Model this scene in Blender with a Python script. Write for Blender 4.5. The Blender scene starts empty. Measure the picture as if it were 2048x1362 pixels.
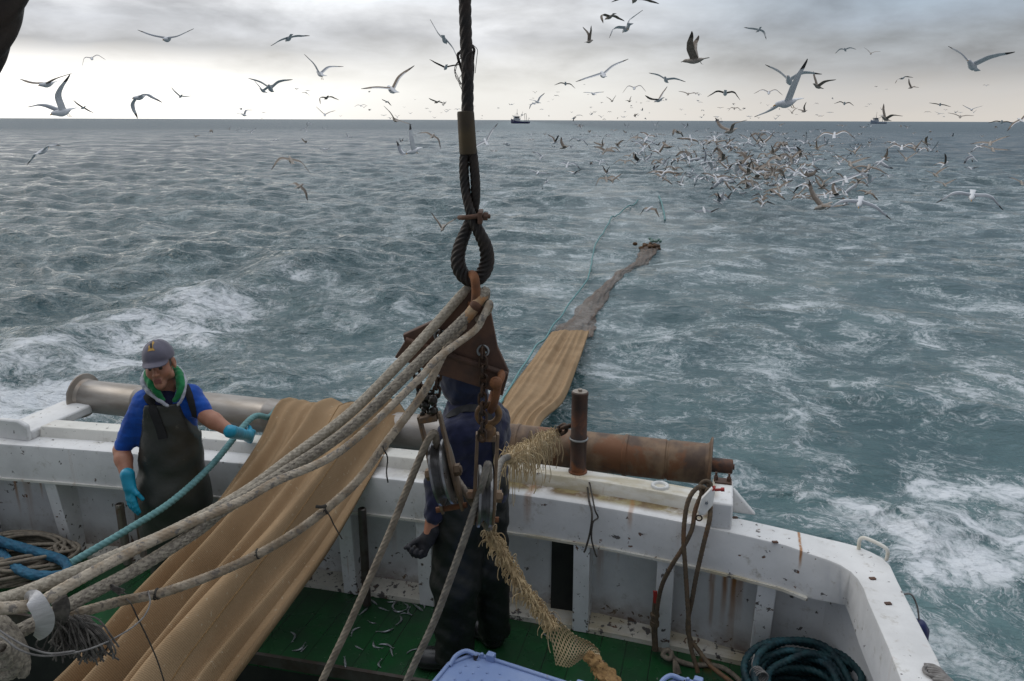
import bpy, math, random
import numpy as np
R = math.radians
scene = bpy.context.scene
# ---------------------------------------------------------------- camera
# World frame: X runs along the stern to the right, Y aft, Z up; the work deck is z = 0, the sea z = -1.3
YAW, PITCH, ROLL, FPX, EYE = R(15), R(15.7), R(.22), 1569., 2.73
cam_data = bpy.data.cameras.new('camera'); cam = bpy.data.objects.new('camera', cam_data)
scene.collection.objects.link(cam); scene.camera = cam
cam_data.sensor_width = 36; cam_data.lens = 36*FPX/2048
cam_data.clip_start = .05; cam_data.clip_end = 60000
from mathutils import Matrix, Vector
cam.matrix_world = Matrix.Translation((0, 0, EYE)) @ Matrix.Rotation(YAW, 4, 'Z') @ Matrix.Rotation(math.pi/2-PITCH, 4, 'X') @ Matrix.Rotation(ROLL, 4, 'Z')
# ---------------------------------------------------------------- world
SUN_EL, SUN_AZ = R(27), R(66)            # sun behind the clouds, aft and to the left
world = bpy.data.worlds.new('World'); scene.world = world; world.use_nodes = True
scene.view_settings.view_transform = 'Standard'; scene.view_settings.look = 'None'
scene.view_settings.gamma = 1; scene.view_settings.exposure = 0.0
sun_data = bpy.data.lights.new('sun', 'SUN'); sun_data.energy = .55; sun_data.angle = R(20); sun_data.color = (1, .93, .83)
sun = bpy.data.objects.new('sun', sun_data); scene.collection.objects.link(sun)
SUN_DIR = Vector((-math.sin(YAW+SUN_AZ)*math.cos(SUN_EL), math.cos(YAW+SUN_AZ)*math.cos(SUN_EL), math.sin(SUN_EL)))
sun.rotation_euler = SUN_DIR.to_track_quat('Z', 'Y').to_euler()
sun.location = (-6, 6, 8)

def N(nt, typ, ins=None, **props):
    n = nt.nodes.new('ShaderNode'+typ)
    for k, v in props.items(): setattr(n, k, v)
    for k, v in (ins or {}).items():
        s = n.inputs[k]
        if isinstance(v, bpy.types.NodeSocket): nt.links.new(v, s)
        elif isinstance(v, bpy.types.Node): nt.links.new(v.outputs[0], s)
        else:
            if s.type == 'RGBA' and len(v) == 3: v = (*v, 1)
            s.default_value = v
    return n
def math_(nt, op, a, b=None, c=None, clamp=False):
    ins = {0: a}
    if b is not None: ins[1] = b
    if c is not None: ins[2] = c
    return N(nt, 'Math', ins, operation=op, use_clamp=clamp).outputs[0]
def mix(nt, f, a, b, blend='MIX'):
    n = nt.nodes.new('ShaderNodeMix'); n.data_type = 'RGBA'; n.blend_type = blend
    for idx, v in ((0, f), (6, a), (7, b)):
        s = n.inputs[idx]
        if isinstance(v, bpy.types.NodeSocket): nt.links.new(v, s)
        elif idx and len(v) == 3: s.default_value = (*v, 1)
        else: s.default_value = v
    return n.outputs[2]
def sstep(nt, v, lo, hi):
    return N(nt, 'MapRange', {0: v, 1: lo, 2: hi, 3: 0., 4: 1.}, interpolation_type='SMOOTHSTEP').outputs[0]
def noise(nt, vec, scale, detail=4., rough=.55, dist=0.):
    return N(nt, 'TexNoise', {'Vector': vec, 'Scale': scale, 'Detail': detail, 'Roughness': rough, 'Distortion': dist}).outputs[0]
def vmul(nt, vec, s):
    return N(nt, 'VectorMath', {0: vec, 1: s}, operation='MULTIPLY').outputs[0]

def build_world():
    nt = world.node_tree; nt.nodes.clear()
    tc = N(nt, 'TexCoord').outputs['Generated']
    rot = N(nt, 'VectorRotate', {'Vector': tc, 'Angle': -YAW}, rotation_type='Z_AXIS').outputs[0]   # x: camera right, y: aft view, z: up
    sx = N(nt, 'SeparateXYZ', {0: rot}).outputs
    el = math_(nt, 'MAXIMUM', sx[2], 0.)
    # clouds seen as sheets: stretched in elevation
    v1 = N(nt, 'CombineXYZ', {0: sx[0], 1: sx[1], 2: math_(nt, 'MULTIPLY', el, 3.2)}).outputs[0]
    n1 = noise(nt, v1, 7.5, 7., .55, .2)
    n2 = noise(nt, N(nt, 'VectorMath', {0: v1, 1: (3.3, 1.7, 5.1)}, operation='ADD').outputs[0], 2.1, 5., .5, .3)
    nn = math_(nt, 'ADD', math_(nt, 'MULTIPLY', n1, .6), math_(nt, 'MULTIPLY', n2, .4))
    dn = math_(nt, 'SUBTRACT', nn, .5)
    elw = math_(nt, 'ADD', el, math_(nt, 'MULTIPLY', dn, .085))
    def ramp(fac, stops):
        n = nt.nodes.new('ShaderNodeValToRGB'); nt.links.new(fac, n.inputs[0]); e = n.color_ramp.elements
        while len(e) < len(stops): e.new(.5)
        for q, (p, c) in zip(e, stops): q.position = p; q.color = (*c, 1)
        return n.outputs[0]
    E_ = math_(nt, 'MULTIPLY', elw, 2.0)         # ramp covers elevations with sin up to .5
    up = [(.50, (.52, .55, .59)), (.75, (.50, .54, .58)), (1., (.72, .76, .81))]
    left = ramp(E_, [(0, (1.45, 1.42, 1.34)), (.075, (1.55, 1.52, 1.45)), (.120, (1.15, 1.13, 1.10)), (.150, (.62, .63, .65)), (.22, (.60, .62, .66)), (.30, (.96, .98, 1.0))] + up)
    mid = ramp(E_, [(0, (.90, .87, .82)), (.07, (.92, .91, .87)), (.14, (.76, .76, .75)), (.19, (.60, .61, .63)), (.26, (.66, .67, .69)), (.33, (.66, .71, .77))] + up)
    right = ramp(E_, [(0, (.70, .66, .61)), (.06, (.63, .61, .585)), (.11, (.46, .47, .48)), (.17, (.40, .43, .46)), (.22, (.36, .41, .47)), (.30, (.29, .36, .43))] + [(.60, (.33, .38, .44)), (.8, (.42, .47, .53)), (1., (.66, .71, .78))])
    fl = sstep(nt, sx[0], -.52, -.02); fr = sstep(nt, sx[0], .0, .42)
    sky = mix(nt, fr, mix(nt, fl, left, mid), right)
    # billowing light and dark in the cloud deck, none in the clear strip at the horizon
    amp = sstep(nt, el, .015, .075)
    contrast = math_(nt, 'ADD', 1., math_(nt, 'MULTIPLY', math_(nt, 'MULTIPLY', dn, 2.5), amp))
    sky = mix(nt, sstep(nt, sx[2], .45, .85), sky, (1.30, 1.36, 1.45))
    cl = N(nt, 'VectorMath', {0: sky, 3: contrast}, operation='SCALE').outputs[0]
    # sky darkened behind the photographer, for light the boat's unseen superstructure would block
    back = sstep(nt, sx[1], .35, -.45)
    cl = mix(nt, math_(nt, 'MULTIPLY', back, sstep(nt, sx[2], .97, .70)), cl, (.215, .235, .265))
    ns = N(nt, 'TexSky', sky_type='NISHITA', sun_disc=False, sun_elevation=SUN_EL, sun_rotation=-(YAW+SUN_AZ), air_density=1.2, dust_density=3.)
    nsc = N(nt, 'VectorMath', {0: ns.outputs[0], 3: .10}, operation='SCALE').outputs[0]
    colr = mix(nt, .97, nsc, cl)
    bg = N(nt, 'Background', {'Color': colr, 'Strength': 1.0})
    out = N(nt, 'OutputWorld'); nt.links.new(bg.outputs[0], out.inputs[0])
build_world()

# ---------------------------------------------------------------- pixel -> place helpers (2048 x 1362 photograph)
CAM = np.array([0, 0, EYE])
_f = np.array([-math.sin(YAW)*math.cos(PITCH), math.cos(YAW)*math.cos(PITCH), -math.sin(PITCH)])
RT = np.array([math.cos(YAW), math.sin(YAW), 0.]); FH = np.array([-math.sin(YAW), math.cos(YAW), 0.]); UP = np.array([0, 0, 1.])
_u0 = np.cross(RT, _f); _r = RT*math.cos(ROLL)+_u0*math.sin(ROLL); _u = -RT*math.sin(ROLL)+_u0*math.cos(ROLL)
def ray(x, y): return _f+_r*(x-1024)/FPX+_u*(681-y)/FPX
def atD(x, y, d): return CAM+ray(x, y)*d                                   # at a depth along the view
def atZ(x, y, z): v = ray(x, y); return CAM+v*(z-EYE)/v[2]                 # on a level
def atY(x, y, Y): v = ray(x, y); return CAM+v*Y/v[1]                       # on a plane across the boat
def atH(x, y, h): v = ray(x, y); return CAM+v*h/(v@FH)                     # on the upright plane h metres ahead

# ---------------------------------------------------------------- mesh helpers
COL = scene.collection
rng = np.random.default_rng(7); random.seed(7)
class MB:
    def __init__(s): s.v = []; s.f = []; s.m = []; s.n = 0
    def add(s, v, f, mi=0):
        v = np.asarray(v, float)
        s.v.append(v); s.f += [tuple(int(i)+s.n for i in q) for q in f]; s.m += [mi]*len(f); s.n += len(v); return s
    def box(s, lo, hi, mi=0):
        (a, b, c), (d, e, g) = lo, hi
        v = [(a,b,c),(d,b,c),(d,e,c),(a,e,c),(a,b,g),(d,b,g),(d,e,g),(a,e,g)]
        return s.add(v, [(0,3,2,1),(4,5,6,7),(0,1,5,4),(1,2,6,5),(2,3,7,6),(3,0,4,7)], mi)
    def obox(s, c, ax, ay, az, mi=0):                                      # half-axis vectors
        c, ax, ay, az = map(np.asarray, (c, ax, ay, az))
        v = [c+i*ax+j*ay+k*az for k in (-1,1) for j in (-1,1) for i in (-1,1)]
        return s.add(v, [(0,2,3,1),(4,5,7,6),(0,1,5,4),(1,3,7,5),(3,2,6,7),(2,0,4,6)], mi)
    def prism(s, poly, off, mi=0):                                         # polygon of 3-D points pushed along off
        p = np.asarray(poly, float); n = len(p); o = np.asarray(off, float)
        return s.add(np.vstack([p, p+o]), [tuple(range(n))[::-1], tuple(range(n, 2*n))]+[(i, (i+1) % n, n+(i+1) % n, n+i) for i in range(n)], mi)
    def loft(s, rings, closed=True, caps=True, mi=0):
        n = len(rings[0]); v = np.vstack(rings); f = []; k = n if closed else n-1
        for i in range(len(rings)-1):
            for j in range(k): f.append((i*n+j, i*n+(j+1) % n, (i+1)*n+(j+1) % n, (i+1)*n+j))
        if caps and closed: f += [tuple(range(n))[::-1], tuple(range((len(rings)-1)*n, len(rings)*n))]
        return s.add(v, f, mi)
    def tube(s, path, r, seg=8, closed=False, prof=None, mi=0, caps=True):
        p = np.asarray(path, float); n = len(p); T, A, B = frames(p, closed)
        th = np.linspace(0, 2*np.pi, seg, endpoint=False)
        d = np.concatenate([[0], np.cumsum(np.linalg.norm(np.diff(p, axis=0), axis=1))])
        rr = np.broadcast_to(np.asarray(r, float), (n,))[:, None]*np.ones((1, seg))
        if prof: rr = rr*prof(th[None, :], d[:, None])
        ring = p[:, None, :]+rr[..., None]*(np.cos(th)[None, :, None]*A[:, None, :]+np.sin(th)[None, :, None]*B[:, None, :])
        f = []
        for i in range(n if closed else n-1):
            k = (i+1) % n
            for j in range(seg): f.append((i*seg+j, i*seg+(j+1) % seg, k*seg+(j+1) % seg, k*seg+j))
        if caps and not closed: f += [tuple(range(seg))[::-1], tuple(range((n-1)*seg, n*seg))]
        return s.add(ring.reshape(-1, 3), f, mi)
    def cyl(s, a, b, r1, r2=None, seg=16, mi=0): return s.tube([a, b], [r1, r1 if r2 is None else r2], seg, mi=mi)
    def lathe(s, a, b, prof, seg=32, mi=0):                                # prof: (t along a->b in metres, radius)
        a, b = np.asarray(a, float), np.asarray(b, float); d = (b-a)/np.linalg.norm(b-a)
        h = np.array([0, 0, 1.]) if abs(d[2]) < .9 else np.array([1., 0, 0])
        A = np.cross(d, h); A /= np.linalg.norm(A); B = np.cross(d, A)
        th = np.linspace(0, 2*np.pi, seg, endpoint=False)
        rings = [a+d*t+r*(np.cos(th)[:, None]*A+np.sin(th)[:, None]*B) for t, r in prof]
        return s.loft(rings, mi=mi)
    def torus(s, c, A, B, Rr, r, seg=24, ts=8, mi=0, stretch=0.):          # ring in the plane of A, B
        th = np.linspace(0, 2*np.pi, seg, endpoint=False)
        A, B = np.asarray(A, float), np.asarray(B, float)
        p = np.asarray(c)+Rr*np.cos(th)[:, None]*A+(Rr*np.sin(th)+np.sign(np.sin(th))*stretch)[:, None]*B
        return s.tube(p, r, ts, closed=True, mi=mi)
    def ball(s, c, rad, seg=12, rg=8, mi=0):
        rad = np.broadcast_to(np.asarray(rad, float), (3,)); c = np.asarray(c, float)
        ph = np.linspace(.08, np.pi-.08, rg); th = np.linspace(0, 2*np.pi, seg, endpoint=False)
        return s.loft([c+rad*np.stack([np.sin(q)*np.cos(th), np.sin(q)*np.sin(th), np.full(seg, math.cos(q))], 1) for q in ph], mi=mi)
    def obj(s, name, mats, parent=None, smooth=30, bevel=0, seg=2):
        v = np.vstack(s.v); return link(name, v, s.f, mats, parent, smooth, bevel, seg, s.m)
def frames(p, closed=False):
    n = len(p)
    if closed: T = np.roll(p, -1, 0)-np.roll(p, 1, 0)
    else: T = np.gradient(p, axis=0)
    T = T/np.maximum(np.linalg.norm(T, axis=1), 1e-9)[:, None]
    h = np.array([0, 0, 1.]) if abs(T[0, 2]) < .9 else np.array([1., 0, 0])
    A = np.zeros_like(p); a = np.cross(T[0], h); a /= np.linalg.norm(a); A[0] = a
    for i in range(1, n):
        a = A[i-1]-T[i]*(A[i-1]@T[i]); A[i] = a/max(np.linalg.norm(a), 1e-9)
    return T, A, np.cross(T, A)
def wloc(o):
    l = np.zeros(3)
    while o: l += np.array(o.location); o = o.parent
    return l
def link(name, v, f, mats, parent=None, smooth=30, bevel=0, seg=2, midx=None, attrs=None):
    v = np.asarray(v, float)
    me = bpy.data.meshes.new(name); o = bpy.data.objects.new(name, me); COL.objects.link(o)
    if parent is not None: o.parent = parent; base = wloc(parent)
    else:
        base = np.array([v[:, 0].mean(), v[:, 1].mean(), v[:, 2].min()]); o.location = base
    v = v-base
    if isinstance(f, np.ndarray):
        me.vertices.add(len(v)); me.vertices.foreach_set('co', v.astype(np.float32).ravel())
        k = f.shape[1]; me.loops.add(f.size); me.loops.foreach_set('vertex_index', f.astype(np.int32).ravel())
        me.polygons.add(len(f)); me.polygons.foreach_set('loop_start', np.arange(0, f.size, k, dtype=np.int32))
        me.update(calc_edges=True); me.validate()
    else: me.from_pydata(v.tolist(), [], f); me.update()
    for m in (mats if isinstance(mats, (list, tuple)) else [mats]): me.materials.append(m)
    if midx is not None: me.polygons.foreach_set('material_index', np.asarray(midx, np.int32))
    for k, a in (attrs or {}).items():
        at = me.attributes.new(k, 'FLOAT', 'POINT'); at.data.foreach_set('value', np.asarray(a, np.float32))
    if smooth:
        me.polygons.foreach_set('use_smooth', np.ones(len(me.polygons), bool))
        if smooth < 180: me.set_sharp_from_angle(angle=R(smooth))
    if bevel:
        b = o.modifiers.new('edge', 'BEVEL'); b.width = bevel; b.segments = seg; b.limit_method = 'ANGLE'; b.angle_limit = R(40)
    return o
def thing(name, loc, label, cat, group=None):
    o = bpy.data.objects.new(name, None); COL.objects.link(o); o.location = loc; o.empty_display_size = .1
    return tag(o, label, cat, group)
def tag(o, label, cat, group=None):
    o['label'] = label; o['category'] = cat
    if group: o['group'] = group
    return o
def spline(pts, ds=.01, closed=False):
    p = np.asarray(pts, float); n = len(p)
    if closed: q = np.vstack([p[-1], p, p[0], p[1]])
    else: q = np.vstack([2*p[0]-p[1], p, 2*p[-1]-p[-2]])
    out = []
    for i in range(n if closed else n-1):
        a, b, c, d = q[i:i+4]
        m = max(2, int(np.linalg.norm(c-b)/ds)+1); t = np.linspace(0, 1, m, endpoint=False)[:, None]
        out.append(.5*((2*b)+(-a+c)*t+(2*a-5*b+4*c-d)*t*t+(-a+3*b-3*c+d)*t**3))
    r = np.vstack(out)
    if not closed: r = np.vstack([r, p[-1]])
    return r
def twist(lobes, pitch, depth=.16):                                        # laid rope / wire: strands winding round
    return lambda th, s: 1-depth*(1-np.abs(np.cos(lobes/2*(th-2*np.pi*s/pitch))))
def braid(nc, pitch, depth=.10):                                           # plaited rope: rows of chevrons
    def fn(th, s):
        tri = np.abs(((th*nc/(2*np.pi)) % 1)*2-1)
        return 1-depth*(1-np.abs(np.cos(np.pi*(s/pitch+tri*.9))))-depth*.5*(np.cos(th*nc) > .9)
    return fn
def wob(n, amp, seed=0, freq=3):
    g = np.random.default_rng(seed); t = np.linspace(0, 1, n); o = np.zeros((n, 3))
    for k in range(1, freq+1): o += (g.normal(size=3)*amp/k)*np.sin(2*np.pi*(t[:, None]*k*1.3+g.random(3)))
    return o
# ---------------------------------------------------------------- materials
MATS = {}
def newmat(name):
    m = bpy.data.materials.new(name); m.use_nodes = True; nt = m.node_tree; nt.nodes.clear()
    b = N(nt, 'BsdfPrincipled'); o = N(nt, 'OutputMaterial'); nt.links.new(b.outputs[0], o.inputs[0])
    MATS[name] = m
    return m, nt, b
def setin(nt, b, k, v):
    if isinstance(v, bpy.types.NodeSocket): nt.links.new(v, b.inputs[k])
    else: b.inputs[k].default_value = (*v, 1) if hasattr(v, '__len__') and len(v) == 3 else v
def bump(nt, b, h, strength=.4, dist=.005):
    n = N(nt, 'Bump', {'Height': h, 'Strength': strength, 'Distance': dist}); nt.links.new(n.outputs[0], b.inputs['Normal'])
def simple(name, c1, c2=None, scale=8., rough=.6, metal=0., lo=.35, hi=.65, bscale=None, bstr=.3, bdist=.004, spec=.5, c3=None, s3=3., lo3=.55, hi3=.7, stretch=(1, 1, 1), sheen=0.):
    m, nt, b = newmat(name)
    co = vmul(nt, N(nt, 'TexCoord').outputs['Object'], stretch)
    c = c1
    if c2: c = mix(nt, sstep(nt, noise(nt, co, scale, 6), lo, hi), c1, c2)
    if c3: c = mix(nt, sstep(nt, noise(nt, co, s3, 5, .65, .4), lo3, hi3), c, c3)
    setin(nt, b, 'Base Color', c); setin(nt, b, 'Metallic', metal)
    setin(nt, b, 'Specular IOR Level', spec)
    rn = noise(nt, co, scale*1.7, 3)
    setin(nt, b, 'Roughness', math_(nt, 'ADD', rough-.1, math_(nt, 'MULTIPLY', rn, .2)))
    if sheen: setin(nt, b, 'Sheen Weight', sheen)
    if bscale: bump(nt, b, noise(nt, co, bscale, 5), bstr, bdist)
    return m
def paint(name, base=(.74, .75, .77), chips=.0, floor=.10, streaks=.5, grime=.3, yellow=0., runs=(), run_top=.57, gully=False, foot=0.):
    """old white ship's paint: scuffs, chips down to grey primer and rust, rust runs below edges"""
    m, nt, b = newmat(name)
    co = N(nt, 'TexCoord').outputs['Object']; sx = N(nt, 'SeparateXYZ', {0: co}).outputs
    c = mix(nt, sstep(nt, noise(nt, co, 3.2, 8, .65), .35, .75), base, tuple(x*.80 for x in base))
    c = mix(nt, math_(nt, 'MULTIPLY', sstep(nt, noise(nt, co, 14, 6, .7), .55, .75), grime), c, (.36, .33, .27))
    if yellow:
        c = mix(nt, math_(nt, 'MULTIPLY', math_(nt, 'MULTIPLY', sstep(nt, noise(nt, vmul(nt, co, (1., 3, 3)), 2.3, 6, .65), .40, .62), sstep(nt, sx[0], -1.9, -.6)), yellow), c, (.36, .27, .09))
    st = noise(nt, vmul(nt, co, (9., 9., .55)), 1.9, 3, .5)
    st2 = noise(nt, vmul(nt, co, (40., 40., 1.2)), 1.5, 3, .6)
    f = math_(nt, 'MULTIPLY', sstep(nt, st, .625, .72), sstep(nt, st2, .38, .62))
    c = mix(nt, math_(nt, 'MULTIPLY', f, streaks), c, (.30, .13, .035))
    if chips:
        low = sstep(nt, sx[2], floor, floor*.1)                             # paint is knocked off where gear is dragged
        th = math_(nt, 'SUBTRACT', .70-.05*chips, math_(nt, 'MULTIPLY', low, .135*chips))
        th = math_(nt, 'ADD', th, math_(nt, 'MULTIPLY', math_(nt, 'SUBTRACT', .5, noise(nt, co, 2.4, 4, .6)), .42))
        n = noise(nt, co, 24, 5, .62, .3)
        ch = sstep(nt, math_(nt, 'SUBTRACT', n, th), 0., .02)
        cc = mix(nt, sstep(nt, noise(nt, co, 11, 4), .50, .66), (.115, .105, .10), (.15, .065, .028))
        c = mix(nt, ch, c, cc)
    if foot:                                                               # rusty dirt settled along the foot of the plate
        f = math_(nt, 'MULTIPLY', sstep(nt, sx[2], foot, .01), sstep(nt, noise(nt, co, 5, 7, .68), .30, .62))
        c = mix(nt, math_(nt, 'MULTIPLY', f, .85), c, mix(nt, sstep(nt, noise(nt, co, 14, 4), .42, .6), (.20, .135, .075), (.13, .06, .025)))
    if gully:                                                              # brown scum lying where the ledge meets the cap
        xx = math_(nt, 'ADD', sx[0], 1.); yy = math_(nt, 'ADD', sx[1], math_(nt, 'MULTIPLY', math_(nt, 'MULTIPLY', xx, xx), .085))
        f = math_(nt, 'MULTIPLY', sstep(nt, yy, 3.725, 3.79), math_(nt, 'MULTIPLY', sstep(nt, sx[0], -2.1, -1.), sstep(nt, sx[0], .10, .02)))
        f = math_(nt, 'MULTIPLY', f, sstep(nt, noise(nt, co, 7, 6, .65), .22, .55))
        c = mix(nt, math_(nt, 'MULTIPLY', f, .95), c, mix(nt, sstep(nt, noise(nt, co, 12, 4), .4, .6), (.13, .075, .02), (.25, .20, .08)))
    for x0, w, ln, k in runs:                                              # rust runs starting under the lip
        dx = math_(nt, 'ABSOLUTE', math_(nt, 'SUBTRACT', math_(nt, 'ADD', sx[0], math_(nt, 'MULTIPLY', math_(nt, 'SUBTRACT', noise(nt, co, 6, 3), .5), .02)), x0))
        f = math_(nt, 'MULTIPLY', sstep(nt, dx, w, w*.15), sstep(nt, math_(nt, 'SUBTRACT', run_top, sx[2]), ln, ln*.1))
        f = math_(nt, 'MULTIPLY', f, sstep(nt, noise(nt, vmul(nt, co, (60, 60, 3)), 1., 3), .22, .50))
        c = mix(nt, math_(nt, 'MULTIPLY', f, k, clamp=True), c, (.33, .13, .02))
    setin(nt, b, 'Base Color', c); setin(nt, b, 'Roughness', .45); setin(nt, b, 'Specular IOR Level', .4)
    bump(nt, b, noise(nt, co, 9, 8, .6), .35, .006)
    return m
paint('white_paint', base=(.73, .73, .735), chips=.6, floor=.22, streaks=.5, grime=.55, runs=[(.08, .022, .34, .9), (.145, .022, .46, 1.), (.190, .024, .56, 1.), (.22, .03, .40, .7), (-4.30, .014, .40, .9), (-4.12, .012, .25, .9), (-.42, .012, .2, .7), (-2.3, .012, .2, .7), (-1.1, .02, .3, .5), (-4.22, .04, .5, .4), (-.70, .05, .5, .6), (-.52, .03, .4, .5), (-1.75, .03, .4, .5), (-2.7, .03, .4, .5)], foot=.26)
paint('white_rail', base=(.74, .735, .725), chips=.12, floor=-1, streaks=.15, grime=.75, runs=[(.465, .010, .11, .95), (-.35, .02, .12, .5), (-.9, .03, .2, .5), (-3.2, .02, .12, .5)], run_top=.79, gully=True)
paint('white_frame', base=(.82, .82, .82), chips=.8, floor=.30, streaks=.5, grime=.45)
paint('white_ledge', base=(.74, .72, .66), chips=.25, floor=-1, streaks=.4, grime=.6, yellow=.55)
paint('white_waterway', base=(.70, .66, .58), chips=.75, floor=1.6, streaks=.3, grime=1., yellow=.5)
paint('white_block', base=(.72, .72, .70), chips=.3, floor=-1, streaks=.1, grime=.6)
def deck_mat():
    m, nt, b = newmat('deck_green')
    co = N(nt, 'TexCoord').outputs['Object']; sx = N(nt, 'SeparateXYZ', {0: co}).outputs
    fr = math_(nt, 'FRACT', math_(nt, 'MULTIPLY', sx[0], 1/.135))
    seam = math_(nt, 'LESS_THAN', math_(nt, 'ABSOLUTE', math_(nt, 'SUBTRACT', fr, .5)), .022)
    pid = N(nt, 'TexWhiteNoise', {'W': math_(nt, 'FLOOR', math_(nt, 'MULTIPLY', math_(nt, 'ADD', sx[0], .0675), 1/.135))}, noise_dimensions='1D').outputs[0]
    c = mix(nt, sstep(nt, noise(nt, co, 4, 7, .65), .3, .7), (.011, .088, .024), (.018, .055, .025))
    c = mix(nt, math_(nt, 'MULTIPLY', pid, .30), c, (.010, .055, .018))
    c = mix(nt, sstep(nt, noise(nt, co, 2.2, 8, .7, .6), .60, .68), c, (.10, .035, .012))
    c = mix(nt, sstep(nt, noise(nt, co, 30, 3, .6), .68, .74), c, (.20, .21, .18))
    c = mix(nt, math_(nt, 'MULTIPLY', seam, .75), c, (.008, .020, .010))
    setin(nt, b, 'Base Color', c)
    setin(nt, b, 'Roughness', N(nt, 'MapRange', {0: noise(nt, co, 3, 5), 1: .3, 2: .7, 3: .16, 4: .42}).outputs[0])
    h = math_(nt, 'SUBTRACT', math_(nt, 'MULTIPLY', noise(nt, co, 22, 6), .5), seam)
    bump(nt, b, h, .5, .004)
deck_mat()
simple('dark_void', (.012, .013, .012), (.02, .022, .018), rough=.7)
simple('rust_plate', (.125, .062, .038), (.075, .042, .030), 14, .75, 0, bscale=40, bstr=.5, c3=(.17, .075, .035), s3=5, lo3=.58, hi3=.75)
simple('rust_bright', (.20, .075, .025), (.09, .04, .022), 12, .75, 0, bscale=40, bstr=.5, c3=(.28, .17, .08), s3=7, lo3=.58, hi3=.7)
simple('rust_brass', (.24, .13, .045), (.10, .055, .03), 22, .6, .3, bscale=50, bstr=.4)
simple('rust_roller', (.23, .15, .09), (.085, .055, .04), 6, .58, .3, bscale=30, bstr=.35, c3=(.17, .075, .035), s3=3.2, lo3=.54, hi3=.64, stretch=(1.3, .9, .9))
simple('rust_post', (.10, .05, .035), (.05, .035, .03), 9, .6, .25, bscale=30, bstr=.4, c3=(.22, .08, .03), s3=6, lo3=.5, hi3=.65)
simple('chain_steel', (.035, .026, .022), (.085, .045, .025), 30, .55, .5, bscale=60, bstr=.4)
simple('galvanised', (.40, .42, .43), (.28, .29, .29), 20, .45, .8)
simple('stainless', (.36, .335, .31), (.27, .24, .21), 4, .45, .65, c3=(.30, .22, .15), s3=4, lo3=.62, hi3=.72, stretch=(1, 4, 4), bscale=60, bstr=.1)
simple('stainless_grimy', (.34, .30, .26), (.26, .21, .17), 5, .42, .6, c3=(.20, .12, .07), s3=5, lo3=.55, hi3=.68)
simple('dark_pipe', (.12, .11, .10), (.08, .06, .05), 9, .5, .6)
simple('wire_black', (.013, .011, .010), (.030, .020, .015), 25, .55, .2, bscale=70, bstr=.5)
simple('ferrule_metal', (.085, .062, .032), (.04, .032, .026), 9, .6, .4, c3=(.18, .11, .045), s3=6, lo3=.58, hi3=.7, bscale=30, bstr=.4)
simple('wire_grey', (.23, .21, .18), (.14, .125, .11), 30, .5, .45)
simple('wire_tan', (.26, .22, .17), (.16, .13, .10), 30, .6, .2)
simple('sheave_steel', (.34, .34, .35), (.16, .155, .15), 14, .30, .85, bscale=60, bstr=.4)
simple('grease', (.012, .010, .008), (.03, .02, .012), 20, .3, 0)
simple('cheek_steel', (.24, .165, .105), (.14, .095, .065), 14, .55, .4, c3=(.24, .12, .05), s3=9, lo3=.55, hi3=.68, bscale=40, bstr=.4)
simple('rope_grey', (.40, .355, .285), (.27, .235, .185), 120, .85, lo=.42, hi=.58, c3=(.17, .155, .14), s3=18, lo3=.62, hi3=.72, bscale=260, bstr=.5, bdist=.002)
simple('rope_dark', (.31, .275, .22), (.19, .165, .135), 120, .85, lo=.42, hi=.58, c3=(.06, .055, .05), s3=14, lo3=.60, hi3=.72, bscale=260, bstr=.5, bdist=.002)
simple('rope_cream', (.45, .39, .31), (.27, .205, .14), 24, .85, c3=(.19, .17, .15), s3=60, lo3=.52, hi3=.60, bscale=260, bstr=.5, bdist=.002)
simple('rope_rusty', (.41, .345, .265), (.25, .19, .13), 24, .85, c3=(.19, .16, .13), s3=50, lo3=.53, hi3=.61, bscale=260, bstr=.5, bdist=.002)
simple('rope_brown', (.12, .085, .05), (.075, .055, .038), 40, .85, c3=(.17, .075, .03), s3=5, lo3=.5, hi3=.7, bscale=200, bstr=.5, bdist=.002)
simple('rope_beige', (.25, .21, .16), (.16, .135, .105), 40, .85, bscale=200, bstr=.5, bdist=.002)
simple('rope_teal', (.14, .30, .30), (.10, .23, .24), 30, .75, bscale=200, bstr=.4, bdist=.002)
simple('rope_blue', (.02, .13, .22), (.012, .075, .14), 25, .75, bscale=150, bstr=.5, bdist=.002)
simple('rope_coil', (.008, .048, .055), (.005, .022, .030), 20, .7, c3=(.02, .10, .13), s3=6, lo3=.5, hi3=.7, bscale=150, bstr=.5, bdist=.002)
simple('twine', (.24, .23, .22), (.15, .14, .135), 40, .85)
simple('twine_dark', (.05, .045, .035), (.03, .025, .022), 40, .85)
simple('tape_white', (.62, .61, .61), (.5, .49, .49), 20, .6, bscale=120, bstr=.4, stretch=(1, 1, 6))
simple('tassel', (.15, .135, .12), (.06, .055, .05), 60, .9)
simple('frayed_twine', (.46, .35, .20), (.32, .23, .125), 25, .9, c3=(.55, .46, .32), s3=12, lo3=.5, hi3=.7)
simple('knit_brown', (.30, .18, .07), (.20, .115, .045), 70, .9, bscale=150, bstr=.8, bdist=.004)
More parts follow.
